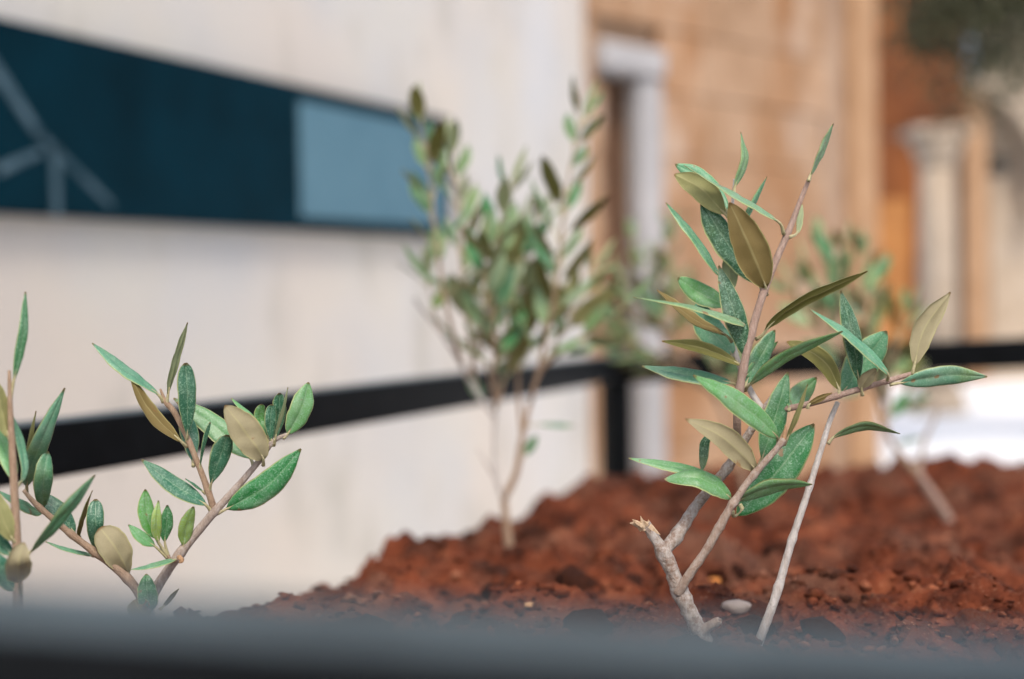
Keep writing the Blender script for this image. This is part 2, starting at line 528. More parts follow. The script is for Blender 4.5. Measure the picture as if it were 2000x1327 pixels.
# picked-out clods, the darkest tones painting in the shade of holes: x, y pixel, distance, radius in pixels, tone
for px, py, d, rp, tone in [(1022, 1102, 1.22, 24, .38), (1095, 1050, 1.5, 36, .45), (660, 1130, 1.05, 36, .75), (740, 1095, 1.25, 28, .8),
                            (940, 1045, 1.52, 42, .8), (860, 1065, 1.42, 30, .75), (1130, 1020, 1.72, 34, .75), (1185, 1160, 1.02, 26, .5),
                            (540, 1160, .98, 15, .8), (505, 1168, .93, 14, .7), (430, 1172, .9, 12, .7), (1700, 1030, 1.65, 26, .55),
                            (1790, 1080, 1.45, 24, .4), (1700, 1110, 1.28, 26, .45), (1740, 1180, 1.02, 24, .4), (1900, 1160, 1.06, 24, .42),
                            (1970, 1140, 1.12, 34, .5), (1940, 1220, .9, 26, .45), (1620, 1110, 1.3, 20, .6), (1450, 1130, 1.2, 22, .6),
                            (1840, 1120, 1.2, 20, .6), (1960, 1060, 1.5, 26, .55), (800, 1110, 1.15, 26, .6), (1240, 990, 1.9, 34, .8),
                            (1000, 1075, 1.35, 22, .8), (915, 1085, 1.3, 20, .7), (1320, 1010, 1.75, 26, .75), (1550, 1050, 1.5, 22, .7)]:
    p = U(px, py, d)
    put_clod(p.x, p.y, rp * .00036 * d * .85, (tone + .05, tone + .03, tone + .02), .35)
n = 0
while n < 250:
    px, d = random.uniform(380, 2080), random.uniform(.72, 2.4)
    p = U(px, 1000, d)
    if edge_dist(np.array([p.x]), np.array([p.y]))[0] > .01: continue
    t = random.choice([.35, .5, .7, .9, 1.1, 1.4])
    put_clod(p.x, p.y, random.uniform(.004, .012) * random.choice([1, 1, 1.7]), (t, t, t), random.uniform(.1, .5))
    n += 1

def make_crumbs(count):
    base = []
    for k in range(5):
        bm = bmesh.new()
        bmesh.ops.create_icosphere(bm, subdivisions=2 if k < 1 else 1, radius=1)
        bm.verts.ensure_lookup_table()
        vs = np.array([v.co[:] for v in bm.verts])
        vs *= 1 + .3 * rng.standard_normal((len(vs), 1)).clip(-1, 1)
        fs = np.array([[v.index for v in f.verts] for f in bm.faces])
        bm.free(); base.append((vs, fs))
    VV, FF, off = [], [], 0
    d = .45 + (2.5 - .45) * rng.random(count) ** 1.3
    pxs = rng.uniform(250, 2150, count)
    pts = np.array([U(a, 1000, b)[:] for a, b in zip(pxs, d)])
    e = edge_dist(pts[:, 0], pts[:, 1])
    ok = e < .03
    pts = pts[ok]
    z = soil_z(pts[:, 0], pts[:, 1])
    for i, (p, zz) in enumerate(zip(pts, z)):
        vs, fs = base[i % 5]
        r = .0007 + .0042 * rng.random() ** 3.2
        a = rng.random() * 6.28
        R = np.array([[math.cos(a), -math.sin(a), 0], [math.sin(a), math.cos(a), 0], [0, 0, 1]])
        s = np.array([1.15, rng.uniform(.45, 1), rng.uniform(.35, .9)]) * r
        VV.append((vs * s) @ R.T + np.array([p[0], p[1], zz + r * .25]))
        FF.append(fs + off); off += len(vs)
    VV, FF = np.concatenate(VV), np.concatenate(FF)
    me = bpy.data.meshes.new('soil_crumbs')
    me.vertices.add(len(VV)); me.vertices.foreach_set('co', VV.ravel())
    me.loops.add(FF.size); me.loops.foreach_set('vertex_index', FF.ravel().astype(np.int32))
    me.polygons.add(len(FF)); me.polygons.foreach_set('loop_start', np.arange(0, FF.size, 3, dtype=np.int32))
    me.materials.append(SOIL_CRUMB); me.update(calc_edges=True)
    o = mesh_obj('soil_crumbs', me)
    o.color = (1, 1, 1, 1)
    tag(o, 'loose red soil crumbs strewn over the bed', 'soil', kind='stuff')
make_crumbs(30000)

def pebble(px, py, d, rp, mat, label, flat=.7):
    p = U(px, py, d)
    me = clod_mesh(px * .01, 3, .22).copy()
    me.materials.clear(); me.materials.append(mat)
    o = mesh_obj('pebble', me)
    r = rp * .00036 * d
    z = float(soil_z(np.array([p.x]), np.array([p.y]), True)[0])
    o.location = (p.x, p.y, z + r * .5)
    o.scale = (r, r, r * flat)
    tag(o, label, 'pebble', 'pebbles lying on the soil')
PEB_W = plain('pale_pebble', [(.3, (.42, .33, .27)), (.7, (.55, .46, .39))], 60, .8, .4, .001)
PEB_O = plain('orange_pebble', [(.3, (.48, .16, .03)), (.7, (.6, .24, .06))], 60, .8, .3, .001)
PEB_T = plain('tan_pebble', [(.3, (.42, .24, .11)), (.7, (.52, .32, .17))], 60, .85, .4, .001)
pebble(1440, 1212, .84, 26, PEB_W, 'pale grey pebble between the forked sapling and the thin leaning shoot')
pebble(1393, 1133, 1.08, 13, PEB_O, 'small bright orange pebble behind the forked stem')
pebble(1270, 1170, .98, 22, PEB_T, 'flat tan pebble left of the forked stem base', .5)
pebble(1035, 1202, .88, 9, PEB_T, 'small tan pebble at the front of the bed')
pebble(1210, 1082, 1.3, 20, PEB_T, 'tan stone behind the broken stub of the forked sapling', .5)
pebble(890, 1100, 1.22, 13, PEB_T, 'little tan stone at the left of the blurred middle sapling', .7)

# ------------------------------------------------------------------ railing
rail_root = empty('steel_railing', (0, 0, 0))
tag(rail_root, 'black square tube steel railing enclosing the red soil bed', 'railing')
def beam(name, p0, p1, w, h, parent, bevel=.003):
    """horizontal square tube; p0, p1 are the middle of its top face"""
    p0, p1 = V(p0), V(p1)
    x = (p1 - p0).normalized()
    y = V((0, 0, 1)).cross(x).normalized()
    z = x.cross(y)
    M = Matrix((x, y, z)).transposed().to_4x4(); M.translation = p0
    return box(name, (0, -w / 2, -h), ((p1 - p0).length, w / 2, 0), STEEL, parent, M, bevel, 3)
fl = U(0, 1138, .246).lerp(U(0, 1220, .214), .5)
fr = U(2000, 1244, .218).lerp(U(2000, 1345, .186), .5)
fd = (fr - fl).normalized()
F0 = fl - fd * .55
F1 = fr + fd * .95
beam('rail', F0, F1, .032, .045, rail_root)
L_near, L_corner, R_right = U(30, 829, 1.15), U(1200, 694, 2.7), U(2000, 659, 2.42)
ld = (L_corner - L_near).normalized()
LN = L_near - ld * 1.0
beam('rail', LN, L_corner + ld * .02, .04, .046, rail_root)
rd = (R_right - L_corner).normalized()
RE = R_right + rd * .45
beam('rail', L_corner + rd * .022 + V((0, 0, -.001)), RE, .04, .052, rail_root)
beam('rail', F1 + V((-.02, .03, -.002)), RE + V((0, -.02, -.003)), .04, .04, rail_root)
def post(p, ang, top):
    M = Matrix.Translation((p.x, p.y, 0)) @ Matrix.Rotation(ang, 4, 'Z')
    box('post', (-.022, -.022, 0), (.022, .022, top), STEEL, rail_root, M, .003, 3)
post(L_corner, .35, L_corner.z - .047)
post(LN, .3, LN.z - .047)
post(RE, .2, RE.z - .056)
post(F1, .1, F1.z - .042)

# ------------------------------------------------------------------ plastered wall with the board
w0, w1 = U(0, 600, 3.0), U(850, 600, 4.9)
wd = V((w1.x - w0.x, w1.y - w0.y, 0)).normalized()
wn_ = V((wd.y, -wd.x, 0))                        # faces the bed
WM = Matrix((wd, -wn_, V((0, 0, 1)))).transposed().to_4x4()
WM.translation = V((w0.x, w0.y, 0))
corner = U(1163, 600, 6.3)
L_END = (V((corner.x, corner.y, 0)) - WM.translation).dot(wd)
wall = box('plaster_wall', (-5.5, 0, -.05), (L_END, .3, 4.2), PLASTER, None, WM, .01, 2)
tag(wall, 'long pale cream plastered wall with faint stains behind the left saplings', 'wall')

def on_wall(px, py):
    """wall coordinates (along, up) of what is seen at a pixel on the wall"""
    o = V((0, 0, CAM_Z)); d = (U(px, py, 1) - o)
    t = (V((w0.x, w0.y, 0)) - o).dot(wn_) / d.dot(wn_)
    h = o + d * t
    return (h - WM.translation).dot(wd), h.z
bt = [on_wall(0, 46), on_wall(562, 176), on_wall(855, 234)]
bb = [on_wall(0, 419), on_wall(405, 440), on_wall(800, 464)]
print('board', bt, bb)
a1 = on_wall(857, 350)[0]
z0 = (bb[0][1] + bb[2][1]) / 2; z1 = (bt[0][1] + bt[2][1]) / 2
board = empty('sign_board', WM @ V((-1.2, -.05, z0)))
tag(board, 'long navy blue board with a grey blue plate fixed to the plastered wall', 'sign')
def wall_box(name, a, b, za, zb, y0, y1, mat, bev=.004, zs=None, seg=2):
    v, f = [], []
    za2, zb2 = zs if zs else (za, zb)
    for x, zl, zh in ((a, za, zb), (b, za2, zb2)):
        for y in (y0, y1):
            for z in (zl, zh): v.append(WM @ V((x, y, z)) - board.location)
    f = [(0, 1, 3, 2), (4, 6, 7, 5), (0, 4, 5, 1), (2, 3, 7, 6), (0, 2, 6, 4), (1, 5, 7, 3)]
    me = bpy.data.meshes.new(name); me.from_pydata([tuple(p) for p in v], [], f); me.materials.append(mat)
    bm = bmesh.new(); bm.from_mesh(me); bmesh.ops.recalc_face_normals(bm, faces=bm.faces)
    if bev: bmesh.ops.bevel(bm, geom=bm.edges[:], offset=bev, segments=seg, affect='EDGES')
    bm.to_mesh(me); bm.free()
    return mesh_obj(name, me, board)
def lin(p, q, x): return p[1] + (q[1] - p[1]) * (x - p[0]) / (q[0] - p[0])
x_l = -1.6
wall_box('backing_panel', x_l, a1, lin(bb[0], bb[2], x_l), lin(bt[0], bt[2], x_l), -.05, 0.0, NAVY, .005,
         (lin(bb[0], bb[2], a1), lin(bt[0], bt[2], a1)))
pl, pr = on_wall(553, 300)[0], on_wall(838, 340)[0]
pt0, pt1, pb0, pb1 = on_wall(560, 200)[1], on_wall(838, 257)[1], on_wall(560, 427)[1], on_wall(838, 443)[1]
wall_box('plate', pl, pr, pb0, pt0, -.058, -.049, GREYBLUE, .004, (pb1, pt1), 3)
def stroke(p0, p1, w):
    a, b = on_wall(*p0), on_wall(*p1)
    A, B = V((a[0], 0, a[1])), V((b[0], 0, b[1]))
    d = (B - A).normalized(); q = V((-d.z, 0, d.x)) * w / 2
    v, f = [], []
    for y in (-.0535, -.0495):
        for c in (A - q, B - q * .6, B + q * .6, A + q): v.append(WM @ V((c.x, y, c.z)) - board.location)
    f = [(0, 1, 2, 3), (7, 6, 5, 4)] + [(i, (i + 1) % 4 + 0, (i + 1) % 4 + 4, i + 4) for i in range(4)]
    from_py('pale_stroke', v, f, [PALELINE], board, smooth=False)  # thin raised bar in a mottled pale tone
stroke((-60, 120), (45, 275), .034)
stroke((35, 262), (185, 405), .020)
stroke((72, 292), (74, 424), .028)
stroke((-40, 335), (42, 300), .022)

# ------------------------------------------------------------------ stone house beyond the wall end
fa, fb = U(1150, 600, 6.35), U(1702, 600, 8.0)
A2, B2 = V((fa.x, fa.y, 0)), V((fb.x, fb.y, 0))
hd = (B2 - A2).normalized(); hn = V((hd.y, -hd.x, 0))
HM = Matrix((hd, -hn, V((0, 0, 1)))).transposed().to_4x4(); HM.translation = A2
HL = (B2 - A2).length
def on_house(px, py=600):
    o = V((0, 0, CAM_Z)); d = (U(px, py, 1) - o)
    t = (A2 - o).dot(hn) / d.dot(hn)
    h = o + d * t
    return (h - A2).dot(hd), h.z
house = empty('stone_house', A2)
tag(house, 'tan ashlar stone house front with a narrow brown door beyond the wall end', 'house')
def hbox(name, a, b, z0, z1, y0, y1, mat, parent=None, bev=.008):
    v, f = [], []
    box_geo(v, f, (a, y0, z0), (b, y1, z1), HM)
    v = [p - A2 for p in v]
    me = bpy.data.meshes.new(name); me.from_pydata([tuple(p) for p in v], [], f); me.materials.append(mat)
    bm = bmesh.new(); bm.from_mesh(me); bmesh.ops.recalc_face_normals(bm, faces=bm.faces)
    if bev: bmesh.ops.bevel(bm, geom=bm.edges[:], offset=bev, segments=1, affect='EDGES')
    bm.to_mesh(me); bm.free()
    return mesh_obj(name, me, parent or house)
d0, d1 = on_house(1186)[0], on_house(1252)[0]           # door
j1 = on_house(1297)[0]                                  # grey jamb
zl0, zl1 = on_house(1240, 148)[1], on_house(1240, 92)[1]  # lintel
g0, g1 = on_house(1622)[0], on_house(1660)[0]           # recessed strip and corner pilaster
TOP = 4.6
print('house', HL, d0, d1, j1, zl0, zl1, g0, g1)
corewall = hbox('wall_core', -1.0, d0, 0, TOP, .05, .6, JOINT, bev=0)
hbox('wall_core', d0, d1, zl1, TOP, .05, .6, JOINT, bev=0)
hbox('wall_core', d1, HL, 0, TOP, .05, .6, JOINT, bev=0)
door = hbox('door', d0, d1, 0, zl0, .13, .17, BROWNWOOD)
for k in range(3):
    w = (d1 - d0) / 3
    hbox('door_plank', d0 + k * w + .004, d0 + (k + 1) * w - .004, .02, zl0 - .02, .115, .131, BROWNWOOD, door, .003).location = (0, 0, 0)
hbox('lintel', d0 - .05, j1 - .01, zl0, zl1, -.05, .12, GREYSTONE, bev=.015)
hbox('door_jamb', d1, j1, 0, zl0 - .003, -.02, .1, GREYSTONE, bev=.02)
def blk(a, b, z0, z1):
    o = hbox('stone_block', a, b, z0, z1, random.uniform(-.006, .008), .055, STONE, bev=.006)
    t = random.uniform(.95, 1.05)
    warm = random.uniform(-.07, .05)
    o.color = (t, t * (1 + warm * .6), t * (1 + warm * 1.3), 1)
z = .0
course = 0
while z < TOP - .1:
    h = random.choice([.27, .30, .33])
    def run(a, b):
        x = a - (random.uniform(0, .3))
        while x < b:
            L = random.uniform(.38, .72)
            aa, bb_ = max(x, a), min(x + L, b)
            if bb_ - aa > .06: blk(aa + .002, bb_ - .002, z + .002, z + h - .002)
            x += L
    if z + h < zl0 or z > zl1 - .05:
        if z > zl1 - .05: run(-.3, g0)
        else:
            run(-.3, d0); run(j1, g0)
    else:
        run(-.3, d0 - .06); run(j1, g0)
    z += h; course += 1
hbox('corner_pilaster', g1, HL + .02, 0, TOP, -.05, .5, WARMSTONE, bev=.02)
GREYBROWN = plain('grey_brown_render', [(.3, (.24, .16, .11)), (.7, (.34, .24, .17))], 3, .9, .4, .01)
hbox('recessed_strip', g0 + .003, g1 - .003, 0, TOP, .03, .2, GREYBROWN, bev=0)

# ------------------------------------------------------------------ portico beyond: rust red back wall, column, pale wall with an arch band
def upright(name, p0, p1, z0, z1, thick, mat, parent, bev=.01):
    p0, p1 = V((p0.x, p0.y, 0)), V((p1.x, p1.y, 0))
    x = (p1 - p0).normalized(); y = V((-x.y, x.x, 0))
    M = Matrix((x, y, V((0, 0, 1)))).transposed().to_4x4(); M.translation = p0 - (parent.location if parent else V())
    return box(name, (0, 0, z0), ((p1 - p0).length, thick, z1), mat, parent, M, bev, 1)
portico = empty('portico_house', V((U(1800, 600, 14).x, U(1800, 600, 14).y, 0)))
tag(portico, 'rust red rendered house with a pale limestone side and arch band at the far right', 'house')
upright('back_wall', U(1560, 600, 17.0), U(1893, 600, 17.0), 0, 6, .4, REDSTONE, portico)
upright('brown_reveal', U(1868, 600, 16.5), U(1890, 600, 16.5), 0, 6, .45, BROWNWOOD, portico)  # dark brown upright strip beside the jamb
upright('jamb_strip', U(1891, 600, 16.3), U(1932, 600, 16.3), 0, 3.4, .6, WARMSTONE, portico, .03)
upright('side_wall', U(1933, 600, 16.6), U(2500, 600, 16.6), 0, 4.6, .5, PALESTONE, portico)
upright('lit_orange_slab', U(1705, 600, 16.8), U(1780, 600, 16.8), 0, 2.15, .1, plain('orange_lit_tone', [(.3, (.26, .10, .022)), (.7, (.36, .15, .035))], 3, .6, .3, .004), portico)  # lit orange area of the recess, its light put into a coloured slab
for z in (1.9, 1.2):
    pass
p0 = U(1918, 340, 16.55); p1 = U(1972, 304, 16.55)
upright('window', U(1918, 600, 16.55), U(1972, 600, 16.55), p0.z, p1.z, .2, DARKPANE, portico, .005)
# arch band
cx, cy, R_, wband = 1850, 332, 172, 34
vv, ff = [], []
K = 26
for k in range(K + 1):
    a = math.radians(-75 + 100 * k / K)
    for rr in (R_ - wband / 2, R_ + wband / 2):
        for dd in (16.12, 16.59):
            q = U(cx + rr * math.cos(a), cy + rr * math.sin(a), 16.4)
            vv.append(V((q.x, dd, q.z)) - portico.location)
for k in range(K):
    b = 4 * k
    for i, j in ((0, 1), (1, 3), (3, 2), (2, 0)): ff.append((b + i, b + j, b + 4 + j, b + 4 + i))
ff += [(0, 1, 3, 2), (4 * K, 4 * K + 2, 4 * K + 3, 4 * K + 1)]
from_py('arch_band', vv, ff, [PALESTONE], portico, smooth=False)

def lathe(name, prof, center, mat, parent, sides=28):
    v, f = [], []
    for r, z in prof:
        for s in range(sides):
            a = 2 * math.pi * s / sides
            v.append(center + V((r * math.cos(a), r * math.sin(a), z)))
    for i in range(len(prof) - 1):
        for s in range(sides):
            s2 = (s + 1) % sides
            f.append((i * sides + s, i * sides + s2, (i + 1) * sides + s2, (i + 1) * sides + s))
    f.append(tuple(range(sides))[::-1]); f.append(tuple((len(prof) - 1) * sides + s for s in range(sides)))
    return from_py(name, v, f, [mat], parent)
cb = U(1832, 600, 12.0); cb = V((cb.x, cb.y, 0))
column = empty('stone_column', cb)
tag(column, 'pale limestone column with a flared capital in front of the rust red wall', 'column')
r = 36 * .00036 * 12
zc = U(1832, 330, 12).z; zt = U(1832, 268, 12).z; za = U(1832, 252, 12).z
lathe('shaft', [(r * 1.05, .22), (r * 1.04, .8), (r, 1.4), (r * .92, zc)], V((0, 0, 0)), PALESTONE, column)
lathe('base', [(r * 1.5, 0), (r * 1.5, .09), (r * 1.35, .13), (r * 1.35, .17), (r * 1.08, .22)], V((0, 0, 0)), PALESTONE, column)
lathe('capital', [(r * .95, zc), (r * 1.05, zc + .03), (r * 1.05, zc + .1), (r * 1.25, (zc + zt) / 2), (r * 1.55, zt)], V((0, 0, 0)), PALESTONE, column)
box('abacus', (-r * 1.62, -r * 1.62, zt), (r * 1.62, r * 1.62, za), PALESTONE, column, None, .01)
bpy.context.view_layer.update()
# beam carried by the column
lb = upright('stone_beam', U(1700, 600, 12.3), U(1893, 600, 12.3), za + .003, za + .9, .35, REDSTONE, None)
tag(lb, 'rust red stone beam resting on the flared column capital', 'beam')

# ------------------------------------------------------------------ tree at the upper right
tb = U(2330, 600, 8.6)
tree = empty('shade_tree', V((tb.x, tb.y, 0)))
tag(tree, 'dark leafed tree whose crown hangs into the upper right corner', 'tree')
def add_tube(name, pts, radii, mat, parent, n=24, sides=10, jitter=.08, seed=0, knots=(), freq=220):
    o0 = parent.matrix_world.translation if parent.parent is None else parent.parent.location + parent.location
    o0 = V(parent.location) + (V(parent.parent.location) if parent.parent else V())
    pts = [V(p) - o0 for p in pts]
    v, f = tube_geo(pts, radii, n, sides, jitter, seed, [V(k) - o0 for k in knots], freq)
    return from_py(name, v, f, [mat], parent)
top = V((tb.x, tb.y, 3.4))
trunk = add_tube('trunk', [V((tb.x, tb.y, -.1)), V((tb.x - .06, tb.y, 1.2)), V((tb.x - .02, tb.y + .05, 2.3)), top], [.16, .13, .11, .08], TREEBARK, tree, 30, 14, .12, 1, freq=12)
limbs = [U(1960, -60, 8.6), U(2080, 60, 8.2), U(1900, 40, 8.9), U(2250, -150, 8.4), U(2450, -50, 8.8), U(2300, 60, 9.2), U(2120, -220, 8.8)]
for i, q in enumerate(limbs):
    s = V((tb.x - .03, tb.y, 2.2 + .15 * i))
    add_tube('limb', [s, s.lerp(q, .5) + V((0, 0, .25)), q], [.05, .03, .012], TREEBARK, tree, 16, 8, .1, i, freq=12)
cl = []
for q in limbs:
    for k in range(9):
        cl.append((q + V((random.gauss(0, .26), random.gauss(0, .3), random.gauss(-.05, .2))), random.uniform(.10, .22)))
for k in range(54):
    cl.append((U(random.uniform(1790, 2120), random.gauss(20, 85), random.uniform(8.2, 9)), random.uniform(.07, .17)))
vv, ff = [], []
for c, rad in cl:
    for k in range(random.randint(50, 90)):
        p = c + V((random.gauss(0, rad), random.gauss(0, rad), random.gauss(0, rad * .8)))
        d = V((random.gauss(0, 1), random.gauss(0, 1), random.gauss(-.5, .8))).normalized()
        s = d.orthogonal().normalized()
        s = Matrix.Rotation(random.uniform(0, 6.28), 3, d) @ s
        L, w = random.uniform(.045, .075), random.uniform(.012, .020)
        nn = d.cross(s)
        b = len(vv)
        for q in (p, p + d * L * .5 + s * w, p + d * L, p + d * L * .5 - s * w, p + d * L * .5 + nn * .004): vv.append(q - tree.location)
        ff += [(b, b + 1, b + 4), (b + 1, b + 2, b + 4), (b + 2, b + 3, b + 4), (b + 3, b, b + 4)]
from_py('crown', vv, ff, [TREELEAF], tree, smooth=False)

# ------------------------------------------------------------------ olive leaves
S_HERO = [-1, -.93, -.68, -.36, -.11, 0, .11, .36, .68, .93, 1]
S_FAR = [-1, -.5, 0, .5, 1]
SHAPES = {'lan': (.74, .92), 'ell': (.68, .74), 'obo': (.95, .50), 'lin': (.55, .95)}
COLORS = {'dark': (0.016, 0.1, 0.038), 'mid': (0.042, 0.2, 0.062), 'light': (0.14, 0.37, 0.125), 'teal': (0.028, 0.155, 0.088), 'tealL': (0.115, 0.34, 0.185), 'bright': (0.085, 0.32, 0.045), 'yellow': (0.31, 0.46, 0.11), 'sage': (0.2, 0.34, 0.165), 'green': (0.01, 0.215, 0.042)}  # 'bright' puts the backlight on young leaves into their colour

def leaf_obj(root, C3, wv, Nv, W, top_col, under, shape='lan', pet=.09, n=18, S=S_HERO, fold=.22, th=.00032, twist=0.0, seed=0, kind_scale=1.0, pr=.00085):
    """C3: centre line from the stem node to the tip (world); wv / Nv give blade width direction and upper side at each sample"""
    base = C3[0]
    T = tangents(C3)
    npet = max(2, int(round(pet * (len(C3) - 1))))
    a, b = SHAPES[shape]
    mx = (a / (a + b)) ** a * (b / (a + b)) ** b
    verts, faces, mi, uvs = [], [], [], []
    m = len(S)
    rows = len(C3) - npet
    for side in (0, 1):
        for i in range(npet, len(C3)):
            t = (i - npet) / (rows - 1)
            tt = min(max(t, .004), .996)
            hw = W / 2 * (tt ** a * (1 - tt) ** b) / mx
            if 0 < i < len(C3) - 1: hw *= 1 + .09 * noise.noise(V((t * 6, seed * 3.3, 0))) + .05 * noise.noise(V((t * 19, seed * 2.1, 4)))
            hw = max(hw, .00045)
            c, w, nn = C3[i], wv[i], Nv[i]
            if twist:
                R = Matrix.Rotation(twist * (t - .3), 3, T[i]); w = R @ w; nn = R @ nn
            fo = fold * (0.35 + .65 * (1 - t))
            for s in S:
                up = fo * abs(s) ** 1.2 * hw - .28 * hw * s ** 6 + hw * .16 * noise.noise(V((t * 5 + seed, s * 1.3, seed * 1.3))) + hw * .06 * noise.noise(V((t * 14 + seed, s * 3, seed)))
                if side == 0: up -= .00018 * math.exp(-(s / .07) ** 2)
                else: up -= th * (1 - .75 * abs(s) ** 4) + .00035 * math.exp(-(s / .07) ** 2) * (1 - t)
                verts.append(c + w * (s * hw) + nn * up - base)
                uvs.append((t, .5 + .5 * s))
    def vid(side, r, k): return side * rows * m + r * m + k
    for r in range(rows - 1):
        for k in range(m - 1):
            faces.append((vid(0, r, k), vid(0, r, k + 1), vid(0, r + 1, k + 1), vid(0, r + 1, k))); mi.append(0)
            faces.append((vid(1, r, k), vid(1, r + 1, k), vid(1, r + 1, k + 1), vid(1, r, k + 1))); mi.append(1)
        for k in (0, m - 1):
            faces.append((vid(0, r, k), vid(0, r + 1, k), vid(1, r + 1, k), vid(1, r, k))); mi.append(1)
    for r in (0, rows - 1):
        for k in range(m - 1):
            faces.append((vid(0, r, k), vid(1, r, k), vid(1, r, k + 1), vid(0, r, k + 1))); mi.append(0)
    # petiole running on as the midrib
    end = min(npet + 2, len(C3) - 1)
    ps = [C3[i] - base - Nv[i] * th for i in range(0, end + 1)]
    pv, pf = tube_geo(ps, [pr * 1.35, pr, pr * .8, pr * .35], 8, 6)
    off = len(verts)
    verts += pv; uvs += [(.2, .3)] * len(pv)
    for f in pf: faces.append(tuple(off + i for i in f)); mi.append(2)
    me = bpy.data.meshes.new('leaf')
    me.from_pydata([tuple(v) for v in verts], [], faces)
    for mt in (LEAF_TOP, UNDER[under], PETIOLE): me.materials.append(mt)
    me.polygons.foreach_set('material_index', mi)
    me.polygons.foreach_set('use_smooth', [True] * len(faces))
    lay = me.uv_layers.new(name='UVMap')
    li = np.empty(len(me.loops), np.int32); me.loops.foreach_get('vertex_index', li)
    lay.data.foreach_set('uv', np.array(uvs, np.float32)[li].ravel())
    me.update()
    o = mesh_obj('leaf', me, root, base - root.location)
    j = random.uniform(.85, 1.15)
    o.color = (top_col[0] * j, top_col[1] * j * random.uniform(.94, 1.06), top_col[2] * j * random.uniform(.9, 1.1), 1)
    return o

def hero_leaf(root, D, pts, W, tilt, side, color, under='olive', shape='lan', dd=0.0, dt=None, pet=.10, twist=0.0, fold=.22):
    """pts: pixel points node -> tip at depth D + dd; dt: how far the tip goes back (metres)"""
    if dt is None: dt = random.uniform(-.006, .008)
    n = 20
    k = len(pts)
    P3 = []
    for i, p in enumerate(pts):
        f = i / (k - 1)
        P3.append(U(p[0], p[1], D + dd * min(1, f * 1.6) + dt * f * f))
    C = spline(P3, n)
    # denser at the petiole is not needed: even steps
    T = tangents(C)
    view = (V((0, 0, CAM_Z)) - C[n // 2]).normalized()
    a = math.radians(tilt)
    wv, Nv = [], []
    for t in T:
        p = view.cross(t).normalized()
        v = t.cross(p).normalized()
        if v.dot(view) < 0: v = -v
        w = (p * math.cos(a) + v * math.sin(a)).normalized()
        nn = t.cross(w).normalized()
        if nn.dot(view) < 0: nn = -nn
        if side == 'B': nn = -nn
        wv.append(w); Nv.append(nn)
    sc = .00036 * D
    twist += random.uniform(-.35, .35)
    return leaf_obj(root, C, wv, Nv, W * sc, COLORS[color], under, shape, pet, n, S_HERO, fold, twist=twist, seed=random.uniform(0, 50))

def stem(root, name, D, pts, rpx, mat, n=40, sides=14, jitter=.07, knots=(), parent=None, freq=260):
    """pts: (px, py[, depth offset])"""
    P = [U(p[0], p[1], D + (p[2] if len(p) > 2 else 0)) for p in pts]
    sc = .00036 * D
    K = [U(k[0], k[1], D + (k[2] if len(k) > 2 else 0)) for k in knots]
    return add_tube(name, P, [r * sc for r in rpx], mat, parent or root, n, sides, jitter, random.uniform(0, 40), K, freq)

# ---- the sharp forked sapling
D = .75
base = U(1384, 1275, D)
hero = empty('olive_sapling', base)
tag(hero, 'sharp forked olive sapling with a snapped stub in the right foreground', 'sapling', 'olive saplings planted in the bed')
trunk = stem(hero, 'trunk', D, [(1392, 1300), (1376, 1255), (1352, 1205), (1328, 1155), (1308, 1105), (1290, 1070), (1272, 1040), (1262, 1024)],
             [20, 18, 16, 15, 14.5, 14, 11, 9], BARK, 90, 20, .17, [(1326, 1160), (1298, 1080)])
def shards(parent, D, c, dirpx, n, ln, w, mat, name, spread=.4):
    o0 = V(parent.location) + V(parent.parent.location)
    vs, fs = [], []
    for k in range(n):
        ang = math.atan2(dirpx[1], dirpx[0]) + random.uniform(-spread, spread)
        L = ln * random.uniform(.5, 1.15)
        s = (c[0] + random.uniform(-w * 1.6, w * 1.6), c[1] + random.uniform(-3, 5))
        p0 = U(s[0], s[1], D + random.uniform(-.002, .002))
        p1 = U(s[0] + math.cos(ang) * L, s[1] + math.sin(ang) * L, D + random.uniform(-.004, .004))
        mid = p0.lerp(p1, .5) + V((random.uniform(-1, 1), 0, random.uniform(-1, 1))) * .0006
        v, f = tube_geo([p0 - o0, mid - o0, p1 - o0], [w * .00027, w * .00020, .00004], 7, 5, .3, k, freq=500)
        b = len(vs); vs += v; fs += [tuple(b + i for i in q) for q in f]
    return from_py(name, vs, fs, [mat], parent, smooth=False)
shards(trunk, D, (1262, 1032), (-.35, -1), 16, 22, 5.5, WOOD_SPLINTER, 'splintered_end', .45)
shards(trunk, D, (1266, 1024), (.72, .62), 4, 34, 6, WOOD_SPLINTER, 'splintered_end', .25)
shards(trunk, D, (1256, 1026), (-.95, -.4), 4, 20, 6, WOOD_SPLINTER, 'splintered_end', .3)
st = stem(hero, 'side_stub', D, [(1366, 1240), (1382, 1226, -.003), (1396, 1218, -.005), (1406, 1213, -.006)], [15, 11, 9, 8.5], BARK_MID, 16, 12, .22)
shards(st, D - .006, (1404, 1214), (1, -.5), 7, 9, 4, BARK_MID, 'frayed_end')
diag = stem(hero, 'branch', D, [(1296, 1078, .002), (1322, 1046, .006), (1362, 985, .012), (1420, 915, .016), (1462, 848, .016), (1490, 803, .016), (1508, 778, .018), (1526, 748, .022)],
            [13.5, 12, 10.5, 9.8, 8.6, 8, 6.5, 5], BARK, 80, 16, .15, [(1490, 803, .016), (1420, 915, .016), (1322, 1046, .006)])
